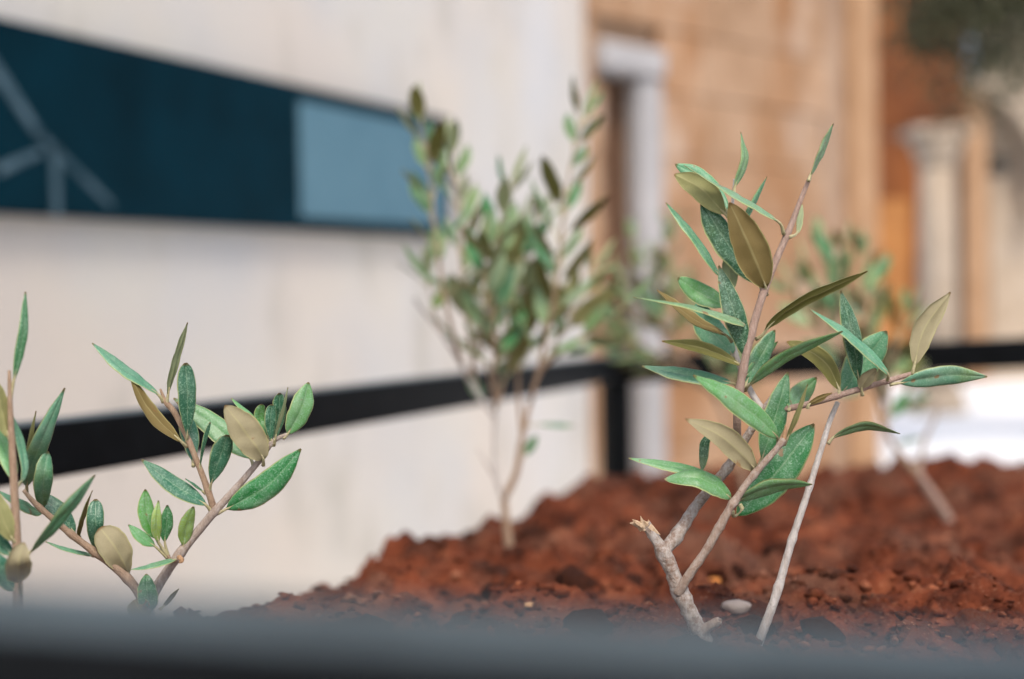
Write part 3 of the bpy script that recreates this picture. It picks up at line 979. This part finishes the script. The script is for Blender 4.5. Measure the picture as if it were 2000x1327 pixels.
mid = stem(hero, 'branch', D, [(1324, 1160, -.002), (1344, 1126, -.006), (1376, 1080, -.008), (1402, 1035, -.009), (1431, 985, -.01), (1458, 946, -.01), (1482, 916, -.01), (1510, 885, -.011), (1532, 858, -.012)],
           [10.5, 8.8, 8.2, 8.2, 7.8, 7, 6.5, 6.5, 5.5], BARK_MID, 80, 16, .16, [(1434, 985, -.01), (1474, 928, -.01), (1525, 864, -.011), (1409, 1030, -.009)])
tall = stem(hero, 'branch', D, [(1444, 868, .010), (1440, 840, 0), (1441, 790, -.004), (1450, 730, -.006), (1465, 660, -.006), (1490, 575, -.004), (1516, 508, 0), (1542, 448, .002), (1562, 395, .003), (1581, 349, .004)],
            [6.5, 8, 8, 7.8, 8, 7.5, 7, 6.5, 5, 4.2], BARK_YOUNG, 60, 14, .035, [(1442, 762, -.004), (1466, 655, -.006), (1496, 570, -.003), (1538, 458, .002), (1452, 724, -.006)])
rear = stem(hero, 'branch', D, [(1490, 803, .016), (1466, 764, .022), (1442, 708, .026), (1429, 655, .028), (1424, 560, .024), (1425, 470, .018), (1431, 395, .014), (1434, 350, .013)],
            [7.5, 6, 5.5, 5.5, 5, 4.5, 3.5, 2], BARK_TWIG, 50, 12, .05, [(1428, 660, .028)])
side = stem(hero, 'branch', D, [(1492, 806, .016), (1520, 801, .010), (1546, 797, .005), (1600, 784, .002), (1640, 772, 0), (1690, 757, 0), (1735, 744, 0), (1784, 729, 0)],
            [6.5, 6.5, 6.2, 6, 6, 5.5, 5.2, 4.2], BARK_YOUNG, 50, 12, .045, [(1633, 774), (1684, 760), (1733, 745), (1578, 790)])
bud = stem(hero, 'bud', D, [(1531, 858, -.012), (1533, 845, -.012), (1534, 831, -.012)], [4.5, 3.5, 1], BUD, 12, 8, .3)
stem(hero, 'bud', D, [(1580, 352, .004), (1583, 344, .004), (1586, 338, .004)], [4, 3, 1], BARK_YOUNG, 8, 8, .1)
stem(hero, 'bud', D - .01, [(1445, 985), (1449, 993), (1446, 1000)], [4, 4, 1.5], PETIOLE, 8, 8, .2)

HL_ = [  # pts, W, tilt, side, colour, underside, shape, dd, extra
 ([(1580, 354), (1586, 338), (1606, 296), (1628, 242)], 34, 70, 'T', 'sage', 'silver', 'lan', .004, dict(pet=.06)),
 ([(1532, 458), (1527, 441), (1514, 428), (1430, 378), (1336, 323)], 40, 77, 'T', 'sage', 'olive', 'lin', -.006, dict(pet=.17)),
 ([(1542, 463), (1556, 455), (1562, 430), (1567, 400)], 16, 40, 'B', 'sage', 'silver', 'lan', .01, dict(pet=.2, dt=.02)),
 ([(1497, 575), (1492, 552), (1462, 478), (1424, 396)], 68, 12, 'B', 'mid', 'brown', 'ell', -.012, dict(pet=.12, dt=-.014)),
 ([(1494, 574), (1474, 545), (1418, 472), (1369, 394)], 58, 22, 'T', 'dark', 'olive', 'ell', .002, dict(pet=.12)),
 ([(1425, 428), (1410, 412), (1368, 368), (1317, 341)], 48, 12, 'B', 'light', 'olive', 'ell', -.004, {}),
 ([(1426, 425), (1408, 395), (1366, 348), (1319, 321)], 44, 20, 'T', 'tealL', 'olive', 'ell', .010, {}),
 ([(1434, 378), (1438, 358), (1456, 312), (1447, 258)], 30, 58, 'T', 'sage', 'olive', 'lan', 0, dict(twist=.5)),
 ([(1430, 455), (1455, 428), (1478, 387), (1498, 346)], 30, 62, 'T', 'tealL', 'silver', 'lan', .004, {}),
 ([(1424, 562), (1398, 528), (1352, 458), (1301, 396)], 36, 64, 'T', 'tealL', 'olive', 'lan', -.002, {}),
 ([(1424, 585), (1426, 562), (1425, 520), (1430, 478)], 32, 20, 'B', 'light', 'silver', 'lan', .004, {}),
 ([(1453, 712), (1456, 690), (1432, 605), (1404, 519)], 46, 18, 'T', 'dark', 'olive', 'lan', -.012, dict(pet=.07)),
 ([(1466, 652), (1456, 636), (1438, 627), (1350, 600), (1236, 580)], 38, 72, 'T', 'sage', 'olive', 'lin', -.016, dict(pet=.16, dt=-.012)),
 ([(1428, 668), (1413, 653), (1350, 622), (1283, 567)], 38, 62, 'B', 'mid', 'brown', 'lan', -.008, {}),
 ([(1427, 602), (1405, 591), (1363, 570), (1324, 543)], 46, 18, 'T', 'light', 'olive', 'ell', .012, {}),
 ([(1432, 700), (1424, 684), (1384, 640), (1361, 588)], 58, 15, 'T', 'tealL', 'olive', 'ell', .012, {}),
 ([(1476, 662), (1490, 653), (1506, 632), (1570, 587), (1694, 530)], 40, 58, 'B', 'mid', 'moss', 'lin', -.006, dict(pet=.13)),
 ([(1455, 758), (1463, 736), (1490, 690), (1514, 645)], 46, 22, 'T', 'mid', 'olive', 'ell', .010, {}),
 ([(1450, 740), (1470, 722), (1500, 690), (1519, 668)], 32, 40, 'T', 'light', 'olive', 'ell', .016, {}),
 ([(1456, 764), (1468, 749), (1535, 698), (1646, 648)], 40, 54, 'T', 'light', 'silver', 'lan', -.010, dict(dt=-.01)),
 ([(1452, 725), (1443, 712), (1375, 682), (1293, 667)], 36, 52, 'B', 'mid', 'moss', 'lan', -.008, {}),
 ([(1442, 762), (1430, 748), (1345, 733), (1254, 715)], 42, 48, 'T', 'tealL', 'olive', 'lan', 0, {}),
 ([(1521, 868), (1511, 845), (1435, 782), (1354, 733)], 46, 24, 'T', 'light', 'olive', 'lan', -.018, dict(dt=-.012)),
 ([(1480, 914), (1488, 896), (1515, 812), (1539, 727)], 52, 24, 'T', 'mid', 'olive', 'lan', .002, dict(pet=.07)),
 ([(1475, 932), (1467, 908), (1411, 855), (1339, 819)], 50, 18, 'B', 'mid', 'tan', 'lan', -.014, dict(dt=-.01)),
 ([(1436, 888), (1400, 848), (1378, 862), (1374, 890), (1371, 921)], 22, 20, 'T', 'dark', 'olive', 'ell', .004, dict(pet=.42)),
 ([(1408, 934), (1378, 926), (1320, 912), (1228, 895)], 30, 48, 'T', 'light', 'olive', 'lan', -.004, {}),
 ([(1432, 984), (1420, 966), (1366, 934), (1298, 936)], 46, 35, 'T', 'light', 'silver', 'ell', -.012, dict(pet=.12)),
 ([(1438, 988), (1450, 975), (1512, 951), (1586, 947)], 40, 48, 'T', 'light', 'silver', 'lan', -.014, {}),
 ([(1432, 1000), (1440, 1006), (1516, 924), (1590, 828)], 76, 6, 'T', 'green', 'olive', 'ell', .008, dict(pet=.06, fold=.12)),
 ([(1531, 868), (1540, 850), (1556, 810), (1577, 751)], 18, 55, 'B', 'mid', 'olive', 'lan', -.008, {}),
 # side branch
 ([(1738, 752), (1762, 748), (1850, 734), (1928, 736)], 42, 18, 'T', 'tealL', 'olive', 'lan', 0, dict(pet=.12)),
 ([(1781, 732), (1786, 712), (1806, 640), (1856, 571)], 46, 20, 'B', 'mid', 'tan', 'lan', -.004, {}),
 ([(1733, 746), (1731, 725), (1660, 656), (1581, 603)], 36, 60, 'T', 'tealL', 'silver', 'lan', -.014, dict(pet=.12)),
 ([(1682, 758), (1677, 740), (1664, 650), (1642, 568)], 42, 34, 'T', 'dark', 'olive', 'lan', -.006, dict(pet=.06)),
 ([(1640, 774), (1650, 762), (1688, 706), (1732, 647)], 68, 12, 'T', 'tealL', 'silver', 'ell', .010, dict(pet=.06)),
 ([(1684, 772), (1683, 757), (1694, 738), (1711, 720)], 28, 25, 'B', 'mid', 'tan', 'ell', -.004, dict(pet=.2)),
 ([(1633, 777), (1637, 758), (1604, 702), (1536, 668)], 44, 36, 'B', 'mid', 'moss', 'ell', -.002, dict(pet=.12)),
 ([(1541, 801), (1549, 788), (1573, 762), (1595, 738)], 46, 15, 'T', 'light', 'olive', 'ell', .018, {}),
 ([(1577, 797), (1581, 789), (1600, 779), (1624, 768)], 14, 30, 'B', 'mid', 'brown', 'lan', -.003, {}),
]
for pts, Wl, tilt, sd, colr, und, shp, dd, ex in HL_:
    hero_leaf(hero, D, pts, Wl, tilt, sd, colr, und, shp, dd, **ex)

# ---- the thin leaning shoot beside it
shoot = empty('olive_shoot', U(1478, 1275, D + .01))
tag(shoot, 'thin pale leaning shoot with a single leaf right of the forked sapling', 'shoot')
stem(shoot, 'stem', D + .01, [(1474, 1285), (1484, 1250), (1515, 1165), (1546, 1058), (1580, 955), (1606, 870), (1621, 822), (1636, 786)],
     [9.5, 9, 8.2, 7.4, 6.8, 6, 5.5, 4.6], BARK_TWIG, 80, 14, .10, [(1582, 950), (1547, 1055), (1520, 1150), (1616, 866)])
hero_leaf(shoot, D + .01, [(1618, 868), (1634, 852), (1690, 834), (1758, 848)], 32, 56, 'T', 'sage', 'silver', 'lan', -.004, pet=.13)

# ---- the sharp sapling at the left
left = empty('olive_sapling', U(288, 1262, D))
tag(left, 'sharp olive sapling with three spreading branches in the left foreground', 'sapling', 'olive saplings planted in the bed')
stem(left, 'trunk', D, [(290, 1290), (288, 1240), (288, 1185)], [15, 14, 13], BARK_LEFT, 20, 14, .07)
stem(left, 'branch', D, [(288, 1192), (305, 1150), (345, 1090), (385, 1040), (420, 999), (460, 955), (500, 908), (520, 880), (536, 860), (560, 849)],
     [12, 10.5, 9, 9, 8.5, 7.5, 7, 6, 5.5, 3.5], BARK_LEFT, 56, 14, .06, [(420, 999), (352, 1082), (512, 895), (534, 864)])
stem(left, 'branch', D, [(420, 1002, .002), (410, 970), (392, 920), (366, 856), (341, 806), (324, 786), (313, 760)],
     [7.5, 6.5, 6, 5.8, 6, 6, 2], BARK_TAN, 40, 12, .05, [(364, 868), (411, 955), (325, 788)])
stem(left, 'branch', D, [(288, 1190, -.002), (262, 1145, -.008), (220, 1105, -.012), (180, 1075, -.016), (140, 1045, -.02), (105, 1015, -.024), (70, 985, -.028), (46, 958, -.03)],
     [11, 9, 8, 7.5, 6.5, 6, 5.5, 3.5], BARK_TAN, 44, 12, .05, [(185, 1080, -.016), (140, 1045, -.02), (76, 990, -.028), (250, 1130, -.01)])
stem(left, 'twig', D, [(350, 1088), (338, 1098, -.004), (328, 1086, -.005)], [3.5, 3, 3], BARK_TAN, 10, 8, .1)
stem(left, 'bud', D, [(349, 1088, -.006), (356, 1096, -.008), (350, 1099, -.008)], [5, 5, 2], BUD, 8, 8, .3)
LL = [
 ([(320, 786), (307, 768), (246, 724), (180, 670)], 38, 60, 'T', 'tealL', 'olive', 'lan', -.004, {}),
 ([(363, 873), (350, 860), (294, 806), (253, 734)], 38, 46, 'B', 'mid', 'brown', 'lan', -.008, {}),
 ([(325, 790), (328, 766), (343, 700), (366, 630)], 30, 62, 'B', 'mid', 'silver', 'lan', -.002, {}),
 ([(365, 864), (366, 843), (366, 776), (363, 709)], 38, 12, 'T', 'teal', 'olive', 'obo', -.008, dict(pet=.12)),
 ([(378, 910), (376, 896), (372, 856), (362, 812)], 38, 15, 'T', 'teal', 'olive', 'obo', .006, {}),
 ([(394, 924), (392, 905), (400, 862), (411, 825)], 14, 55, 'T', 'teal', 'silver', 'obo', -.004, {}),
 ([(409, 962), (414, 940), (430, 893), (445, 850)], 42, 15, 'T', 'teal', 'olive', 'obo', -.006, dict(pet=.16)),
 ([(412, 998), (398, 983), (336, 944), (277, 898)], 40, 28, 'T', 'teal', 'olive', 'lan', -.006, {}),
 ([(402, 963), (390, 955), (378, 946), (362, 935)], 8, 50, 'T', 'teal', 'olive', 'lan', -.004, {}),
 ([(424, 1004), (447, 992), (526, 946), (588, 877)], 56, 8, 'T', 'green', 'olive', 'lan', -.004, dict(fold=.12)),
 ([(495, 908), (482, 888), (408, 824), (339, 778)], 48, 15, 'T', 'light', 'olive', 'lan', .012, {}),
 ([(514, 908), (511, 890), (478, 842), (439, 792)], 62, 12, 'B', 'mid', 'tan', 'ell', -.010, {}),
 ([(530, 872), (518, 848), (490, 814), (452, 778)], 22, 50, 'T', 'light', 'olive', 'lan', -.002, {}),
 ([(524, 856), (518, 838), (507, 815), (512, 790)], 24, 25, 'T', 'bright', 'olive', 'obo', .004, {}),
 ([(533, 872), (530, 858), (528, 825), (531, 790)], 24, 20, 'T', 'teal', 'olive', 'obo', -.002, {}),
 ([(535, 870), (538, 855), (545, 812), (546, 768)], 30, 20, 'T', 'teal', 'olive', 'obo', .006, {}),
 ([(534, 868), (538, 850), (552, 800), (562, 757)], 16, 65, 'B', 'teal', 'silver', 'lan', -.006, {}),
 ([(553, 857), (563, 846), (588, 800), (603, 747)], 46, 18, 'T', 'light', 'olive', 'ell', -.002, {}),
 ([(330, 1090), (305, 1052), (287, 1005), (284, 956)], 34, 15, 'T', 'bright', 'olive', 'ell', -.006, dict(pet=.3)),
 ([(329, 1088), (309, 1055), (306, 1015), (310, 978)], 22, 18, 'T', 'yellow', 'silver', 'lan', -.010, dict(pet=.3)),
 ([(330, 1090), (322, 1056), (326, 1020), (327, 987)], 26, 18, 'T', 'mid', 'olive', 'ell', -.004, dict(pet=.33)),
 ([(330, 1092), (303, 1067), (278, 1050), (251, 1025)], 26, 25, 'T', 'light', 'olive', 'lan', -.006, dict(pet=.36)),
 ([(355, 1086), (359, 1062), (365, 1025), (378, 990)], 30, 15, 'T', 'yellow', 'silver', 'ell', -.004, dict(pet=.2)),
 ([(349, 1092), (330, 1095), (295, 1105), (253, 1113)], 24, 66, 'T', 'tealL', 'olive', 'lan', -.014, {}),
 ([(291, 1205), (291, 1182), (287, 1152), (286, 1121)], 40, 10, 'T', 'mid', 'olive', 'ell', -.012, {}),
 ([(292, 1210), (285, 1200), (272, 1190), (262, 1172)], 46, 10, 'B', 'mid', 'brown', 'obo', -.010, {}),
 ([(312, 1190), (325, 1178), (336, 1164), (349, 1150)], 12, 40, 'B', 'mid', 'brown', 'lan', 0, {}),
 ([(253, 1128), (247, 1112), (226, 1072), (195, 1031)], 62, 14, 'B', 'mid', 'tan', 'obo', -.016, dict(fold=.5)),
 ([(189, 1081), (187, 1063), (186, 1020), (187, 975)], 34, 12, 'T', 'teal', 'olive', 'obo', -.016, {}),
 ([(156, 1056), (155, 1035), (165, 995), (180, 958)], 20, 62, 'B', 'mid', 'brown', 'lan', -.022, {}),
 ([(152, 1053), (138, 1030), (105, 990), (68, 962)], 40, 18, 'T', 'teal', 'olive', 'lan', -.006, {}),
 ([(86, 998), (84, 980), (86, 930), (93, 881)], 36, 15, 'T', 'tealL', 'olive', 'obo', -.030, {}),
 ([(52, 964), (57, 924), (86, 850), (127, 758)], 38, 20, 'T', 'tealL', 'olive', 'lan', -.034, dict(pet=.12)),
 ([(50, 962), (53, 920), (58, 862), (70, 803)], 20, 50, 'B', 'mid', 'olive', 'lan', -.032, {}),
 ([(184, 1085), (170, 1082), (130, 1073), (89, 1058)], 18, 66, 'T', 'tealL', 'tan', 'lan', -.020, {}),
 ([(84, 1000), (66, 996), (36, 982), (-4, 958)], 30, 52, 'T', 'tealL', 'olive', 'lan', -.034, {}),
]
for pts, Wl, tilt, sd, colr, und, shp, dd, ex in LL:
    hero_leaf(left, D, pts, Wl, tilt, sd, colr, und, shp, dd, **ex)

# ---- the slightly soft sapling cut by the left frame
D2 = .68
lm = empty('olive_sapling', U(36, 1300, D2))
tag(lm, 'soft focus olive sapling with one upright stem cut off by the left frame edge', 'sapling', 'olive saplings planted in the bed')
stem(lm, 'trunk', D2, [(36, 1310), (35, 1175), (34, 1100), (30, 1000), (25, 900), (20, 800), (18, 724)], [11, 10, 9.5, 8.5, 7.5, 6, 3], BARK_TAN, 50, 12, .05)
GL = [
 ([(19, 790), (32, 720), (46, 645), (50, 570)], 22, 30, 'T', 'mid', 'olive', 'lan', 0, dict(pet=.2)),
 ([(22, 870), (14, 845), (0, 790), (-14, 735)], 40, 30, 'B', 'mid', 'olive', 'lan', 0, {}),
 ([(30, 960), (22, 915), (0, 850), (-34, 790)], 40, 25, 'T', 'light', 'olive', 'lan', .01, {}),
 ([(28, 960), (48, 925), (42, 870), (24, 810)], 22, 40, 'T', 'tealL', 'olive', 'lan', .012, {}),
 ([(34, 1064), (22, 1050), (5, 1012), (-16, 955)], 40, 20, 'B', 'mid', 'olive', 'ell', -.006, {}),
 ([(33, 1092), (15, 1076), (-10, 1050), (-44, 1015)], 38, 25, 'T', 'teal', 'olive', 'lan', 0, {}),
 ([(40, 1158), (37, 1130), (36, 1095), (47, 1060)], 50, 12, 'B', 'mid', 'tan', 'ell', -.025, dict(pet=.30)),
 ([(36, 1160), (15, 1135), (0, 1100), (-18, 1070)], 40, 25, 'T', 'teal', 'olive', 'lan', -.01, {}),
 ([(34, 1096), (65, 1075), (126, 1004), (186, 928)], 38, 56, 'T', 'tealL', 'olive', 'lan', -.006, dict(pet=.16)),
]
for pts, Wl, tilt, sd, colr, und, shp, dd, ex in GL:
    hero_leaf(lm, D2, pts, Wl, tilt, sd, colr, und, shp, dd, **ex)

# ---- the soft saplings behind
def far_leaf(root, p, d, up, L, W, col, under, sag):
    d = d.normalized()
    nn = (up - d * up.dot(d)).normalized()
    w = nn.cross(d).normalized()
    C = []
    n = 10
    for i in range(n):
        t = i / (n - 1)
        C.append(p + d * (L * t) - nn * (sag * L * t * t))
    T = tangents(C)
    Nv = [(nn - t * nn.dot(t)).normalized() for t in T]
    leaf_obj(root, C, [w] * n, Nv, W, col, under, random.choice(['lan', 'lan', 'ell']), .1, n, S_FAR, .25, .0004, seed=random.uniform(0, 50), pr=.0009)

COLORS.update(far1=(.13, .25, .065), far2=(.21, .33, .11), far3=(.06, .19, .055), far4=(.27, .36, .21))
PAL = ['far1', 'far1', 'far2', 'far2', 'far3', 'far4', 'green', 'mid']
UN = ['olive', 'olive', 'moss', 'silver', 'silver']
def shoots(root, D, lines, r_px, step, Lr=(.034, .050), bare=.25, mat=BARK_TAN, skip=.08):
    for li, (pts, r0, b0) in enumerate(lines):
        P = [U(p[0], p[1], D + (p[2] if len(p) > 2 else 0)) for p in pts]
        sc = .00036 * D
        add_tube('branch', P, [r0 * sc, r0 * .75 * sc, r0 * .35 * sc], mat, root, 24, 8, .06, li, freq=200)
        length = sum((b - a).length for a, b in zip(P, P[1:]))
        nn = max(3, int(length / step))
        C = spline(P, nn + 1); T = tangents(C)
        ph = random.uniform(0, 3.14)
        for i in range(nn + 1):
            f = i / nn
            if f < b0: continue
            ph += 1.57 + random.uniform(-.3, .3)
            t = T[i]
            x = t.orthogonal().normalized(); y = t.cross(x)
            clump = skip + .30 * max(0, math.sin(i * 1.9 + li * 2.3))
            for s in (0, math.pi):
                if random.random() < clump: continue
                a = ph + s + random.uniform(-.25, .25)
                out = x * math.cos(a) + y * math.sin(a)
                ang = math.radians(random.uniform(28, 58) * (1 - .45 * f))
                L = random.uniform(*Lr) * random.choice([.75, 1, 1, 1.1]) * (1 - .3 * max(f - .75, 0) / .25)
                far_leaf(root, C[i], t * math.cos(ang) + out * math.sin(ang), t, L, L * random.uniform(.27, .36),
                         COLORS[random.choice(PAL)], random.choice(UN), random.uniform(-.05, .18))
        far_leaf(root, C[-1], T[-1] + x * .12, y, random.uniform(*Lr) * .8, .008, COLORS['sage'], 'silver', .05)

DM = 1.35
midp = empty('olive_sapling', U(992, 1072, DM))
tag(midp, 'blurred bushy olive sapling standing at the middle of the bed before the navy board', 'sapling', 'olive saplings planted in the bed')
stem(midp, 'trunk', DM, [(1000, 1100), (993, 1055), (988, 1010), (984, 972)], [11, 9, 8, 7.5], BARK_TAN, 20, 10, .08)
stem(midp, 'branch', DM, [(984, 975), (970, 930), (966, 860), (968, 800)], [7, 6, 5, 4.5], BARK_TWIG, 20, 10, .06)
stem(midp, 'branch', DM, [(984, 975), (1008, 925), (1018, 865), (1034, 792)], [8, 7, 6, 5], BARK_TAN, 20, 10, .06)
stem(midp, 'twig', DM, [(972, 940), (950, 905), (932, 875)], [4, 3, 2], BARK_TWIG, 12, 8, .06)
stem(midp, 'branch', DM, [(968, 815), (940, 780), (902, 715), (870, 662), (808, 583)], [6, 5, 5, 4, 3], BARK_TWIG, 24, 10, .06)
random.seed(21)
shoots(midp, DM, [
 ([(902, 714), (872, 600, -.02), (852, 470, -.03), (838, 330, -.03), (824, 250, -.03)], 4.5, .22),
 ([(932, 768), (916, 650, .02), (902, 520, .03), (896, 400, .03), (882, 320, .03)], 4.5, .20),
 ([(968, 800), (966, 690, -.03), (962, 570, -.05), (975, 460, -.06), (990, 390, -.06)], 4.5, .12),
 ([(1020, 860), (1012, 740, .03), (1016, 620, .05), (1030, 520, .05), (1048, 450, .05)], 4.5, .30),
 ([(1036, 790), (1062, 680, -.02), (1086, 560, -.03), (1100, 430, -.03), (1114, 330, -.02), (1132, 248, -.02)], 4.5, .10),
 ([(1040, 760), (1080, 680, .04), (1118, 610, .06), (1150, 545, .07)], 4, .2),
 ([(1050, 730), (1105, 680, -.01), (1160, 650, -.02), (1200, 615, -.03)], 4, .2),
 ([(968, 800), (990, 720, .01), (1000, 660, 0), (1000, 600, 0)], 4, .1),
 ([(870, 662), (850, 610, .03), (836, 560, .04)], 3.5, .5),
 ([(915, 740), (940, 650, -.04), (948, 580, -.06), (945, 510, -.07)], 3.5, .2),
 ([(1060, 690), (1062, 620, .05), (1075, 560, .07)], 3.5, .2),
 ([(968, 790), (955, 730, .04), (935, 670, .06), (925, 600, .07)], 3.5, .1),
 ([(1000, 700), (985, 620, .06), (990, 540, .08), (1005, 470, .08)], 3.5, .1),
], 4, .022, (.052, .068), skip=.1)
far_leaf(midp, U(1030, 830, DM), U(1112, 828, DM) - U(1030, 830, DM), V((0, -.4, 1)), .046, .010, COLORS['teal'], 'olive', .05)
far_leaf(midp, U(1018, 900, DM), U(1050, 850, DM) - U(1018, 900, DM), V((.3, -.8, .3)), .028, .010, COLORS['mid'], 'olive', .05)
far_leaf(midp, U(838, 612, DM), U(868, 570, DM) - U(838, 612, DM), V((0, -1, .3)), .026, .012, (.30, .42, .06), 'olive', .05)
far_leaf(midp, U(955, 800, DM), U(905, 715, DM) - U(955, 800, DM), V((.2, -.8, .3)), .044, .013, COLORS['dark'], 'olive', .05)
far_leaf(midp, U(1010, 520, DM), U(1066, 425, DM) - U(1010, 520, DM), V((-.4, -.9, .2)), .052, .017, COLORS['green'], 'olive', .05)
far_leaf(midp, U(1105, 640, DM), U(1085, 545, DM) - U(1105, 640, DM), V((.2, .9, .1)), .044, .020, COLORS['mid'], 'moss', .05)

DR = 1.7
rp = empty('olive_sapling', U(1872, 1042, DR))
tag(rp, 'blurred leaning olive sapling at the right, its bare fork before the white paving', 'sapling', 'olive saplings planted in the bed')
stem(rp, 'trunk', DR, [(1885, 1065), (1866, 1036), (1830, 980), (1792, 925)], [10, 9.5, 9, 8.5], BARK_YOUNG, 24, 10, .08)
stem(rp, 'branch', DR, [(1794, 928), (1758, 888), (1735, 850), (1722, 800)], [7.5, 6, 5, 4.5], BARK_TAN, 20, 10, .06)
stem(rp, 'branch', DR, [(1794, 928), (1802, 880), (1810, 850), (1842, 790)], [6, 4.5, 4, 2.5], BARK_LEFT, 20, 10, .06)
random.seed(5)
shoots(rp, DR, [
 ([(1722, 800), (1692, 700, .02), (1642, 600, .04), (1614, 530, .05), (1602, 490, .05)], 4.5, .25),
 ([(1722, 800), (1702, 690, -.02), (1692, 590, -.03), (1684, 510, -.04)], 4.5, .25),
 ([(1730, 830), (1740, 730, .02), (1752, 670, .03), (1766, 625, .03)], 4, .3),
 ([(1694, 705), (1645, 690, -.02), (1595, 640, -.03), (1556, 580, -.04)], 4, .2),
 ([(1700, 690), (1702, 620, .03), (1712, 560, .04)], 4, .2),
 ([(1660, 640), (1640, 570, -.04), (1645, 500, -.05)], 4, .1),
 ([(1650, 620), (1600, 590, .05), (1575, 530, .06)], 4, .1),
 ([(1715, 770), (1680, 740, -.05), (1650, 720, -.06)], 4, .1),
 ([(1725, 810), (1760, 790, .02), (1775, 760, .03)], 4, .3),
], 4, .023, (.052, .068), skip=.02)
far_leaf(rp, U(1735, 830, DR), U(1780, 750, DR) - U(1735, 830, DR), V((-.4, -.9, .2)), .046, .016, COLORS['green'], 'olive', .05)
far_leaf(rp, U(1700, 570, DR), U(1738, 490, DR) - U(1700, 570, DR), V((-.4, -.9, .2)), .052, .016, COLORS['green'], 'olive', .05)
far_leaf(rp, U(1618, 580, DR), U(1640, 500, DR) - U(1618, 580, DR), V((-.4, -.9, .2)), .050, .018, COLORS['green'], 'olive', .05)
far_leaf(rp, U(1810, 852, DR), U(1762, 862, DR) - U(1810, 852, DR), V((.1, -.4, .9)), .036, .010, COLORS['teal'], 'olive', .05)

DB = 2.05
bp = empty('olive_sapling', U(1455, 985, DB))
tag(bp, 'most distant blurred olive sapling half hidden behind the sharp forked one', 'sapling', 'olive saplings planted in the bed')
stem(bp, 'trunk', DB, [(1458, 995), (1446, 900), (1420, 820), (1392, 765)], [8, 7, 6, 5.5], BARK_TAN, 20, 10, .06)
random.seed(9)
shoots(bp, DB, [
 ([(1392, 765), (1345, 720, .02), (1285, 640, .03), (1252, 550, .03), (1240, 480, .03)], 4, .3),
 ([(1370, 745), (1325, 690, -.03), (1305, 590, -.04), (1300, 500, -.04), (1304, 460, -.04)], 4, .3),
 ([(1392, 765), (1310, 725, .04), (1235, 695, .05), (1185, 650, .05)], 4, .3),
 ([(1405, 790), (1402, 720, -.02), (1385, 655, -.02)], 4, .2),
 ([(1330, 715), (1270, 690, -.02), (1215, 640, -.03)], 4, .2),
 ([(1300, 660), (1275, 600, .05), (1268, 520, .06)], 4, .1),
 ([(1330, 700), (1350, 640, .05), (1345, 580, .06)], 4, .1),
 ([(1400, 770), (1440, 720, .05), (1450, 670, .06)], 4, .1),
 ([(1285, 640), (1240, 610, -.02), (1215, 560, -.03)], 4, .1),
], 4, .021, (.052, .068), skip=0)
print('objects', len(scene.objects), 'tris', sum(len(m.polygons) for m in bpy.data.meshes))
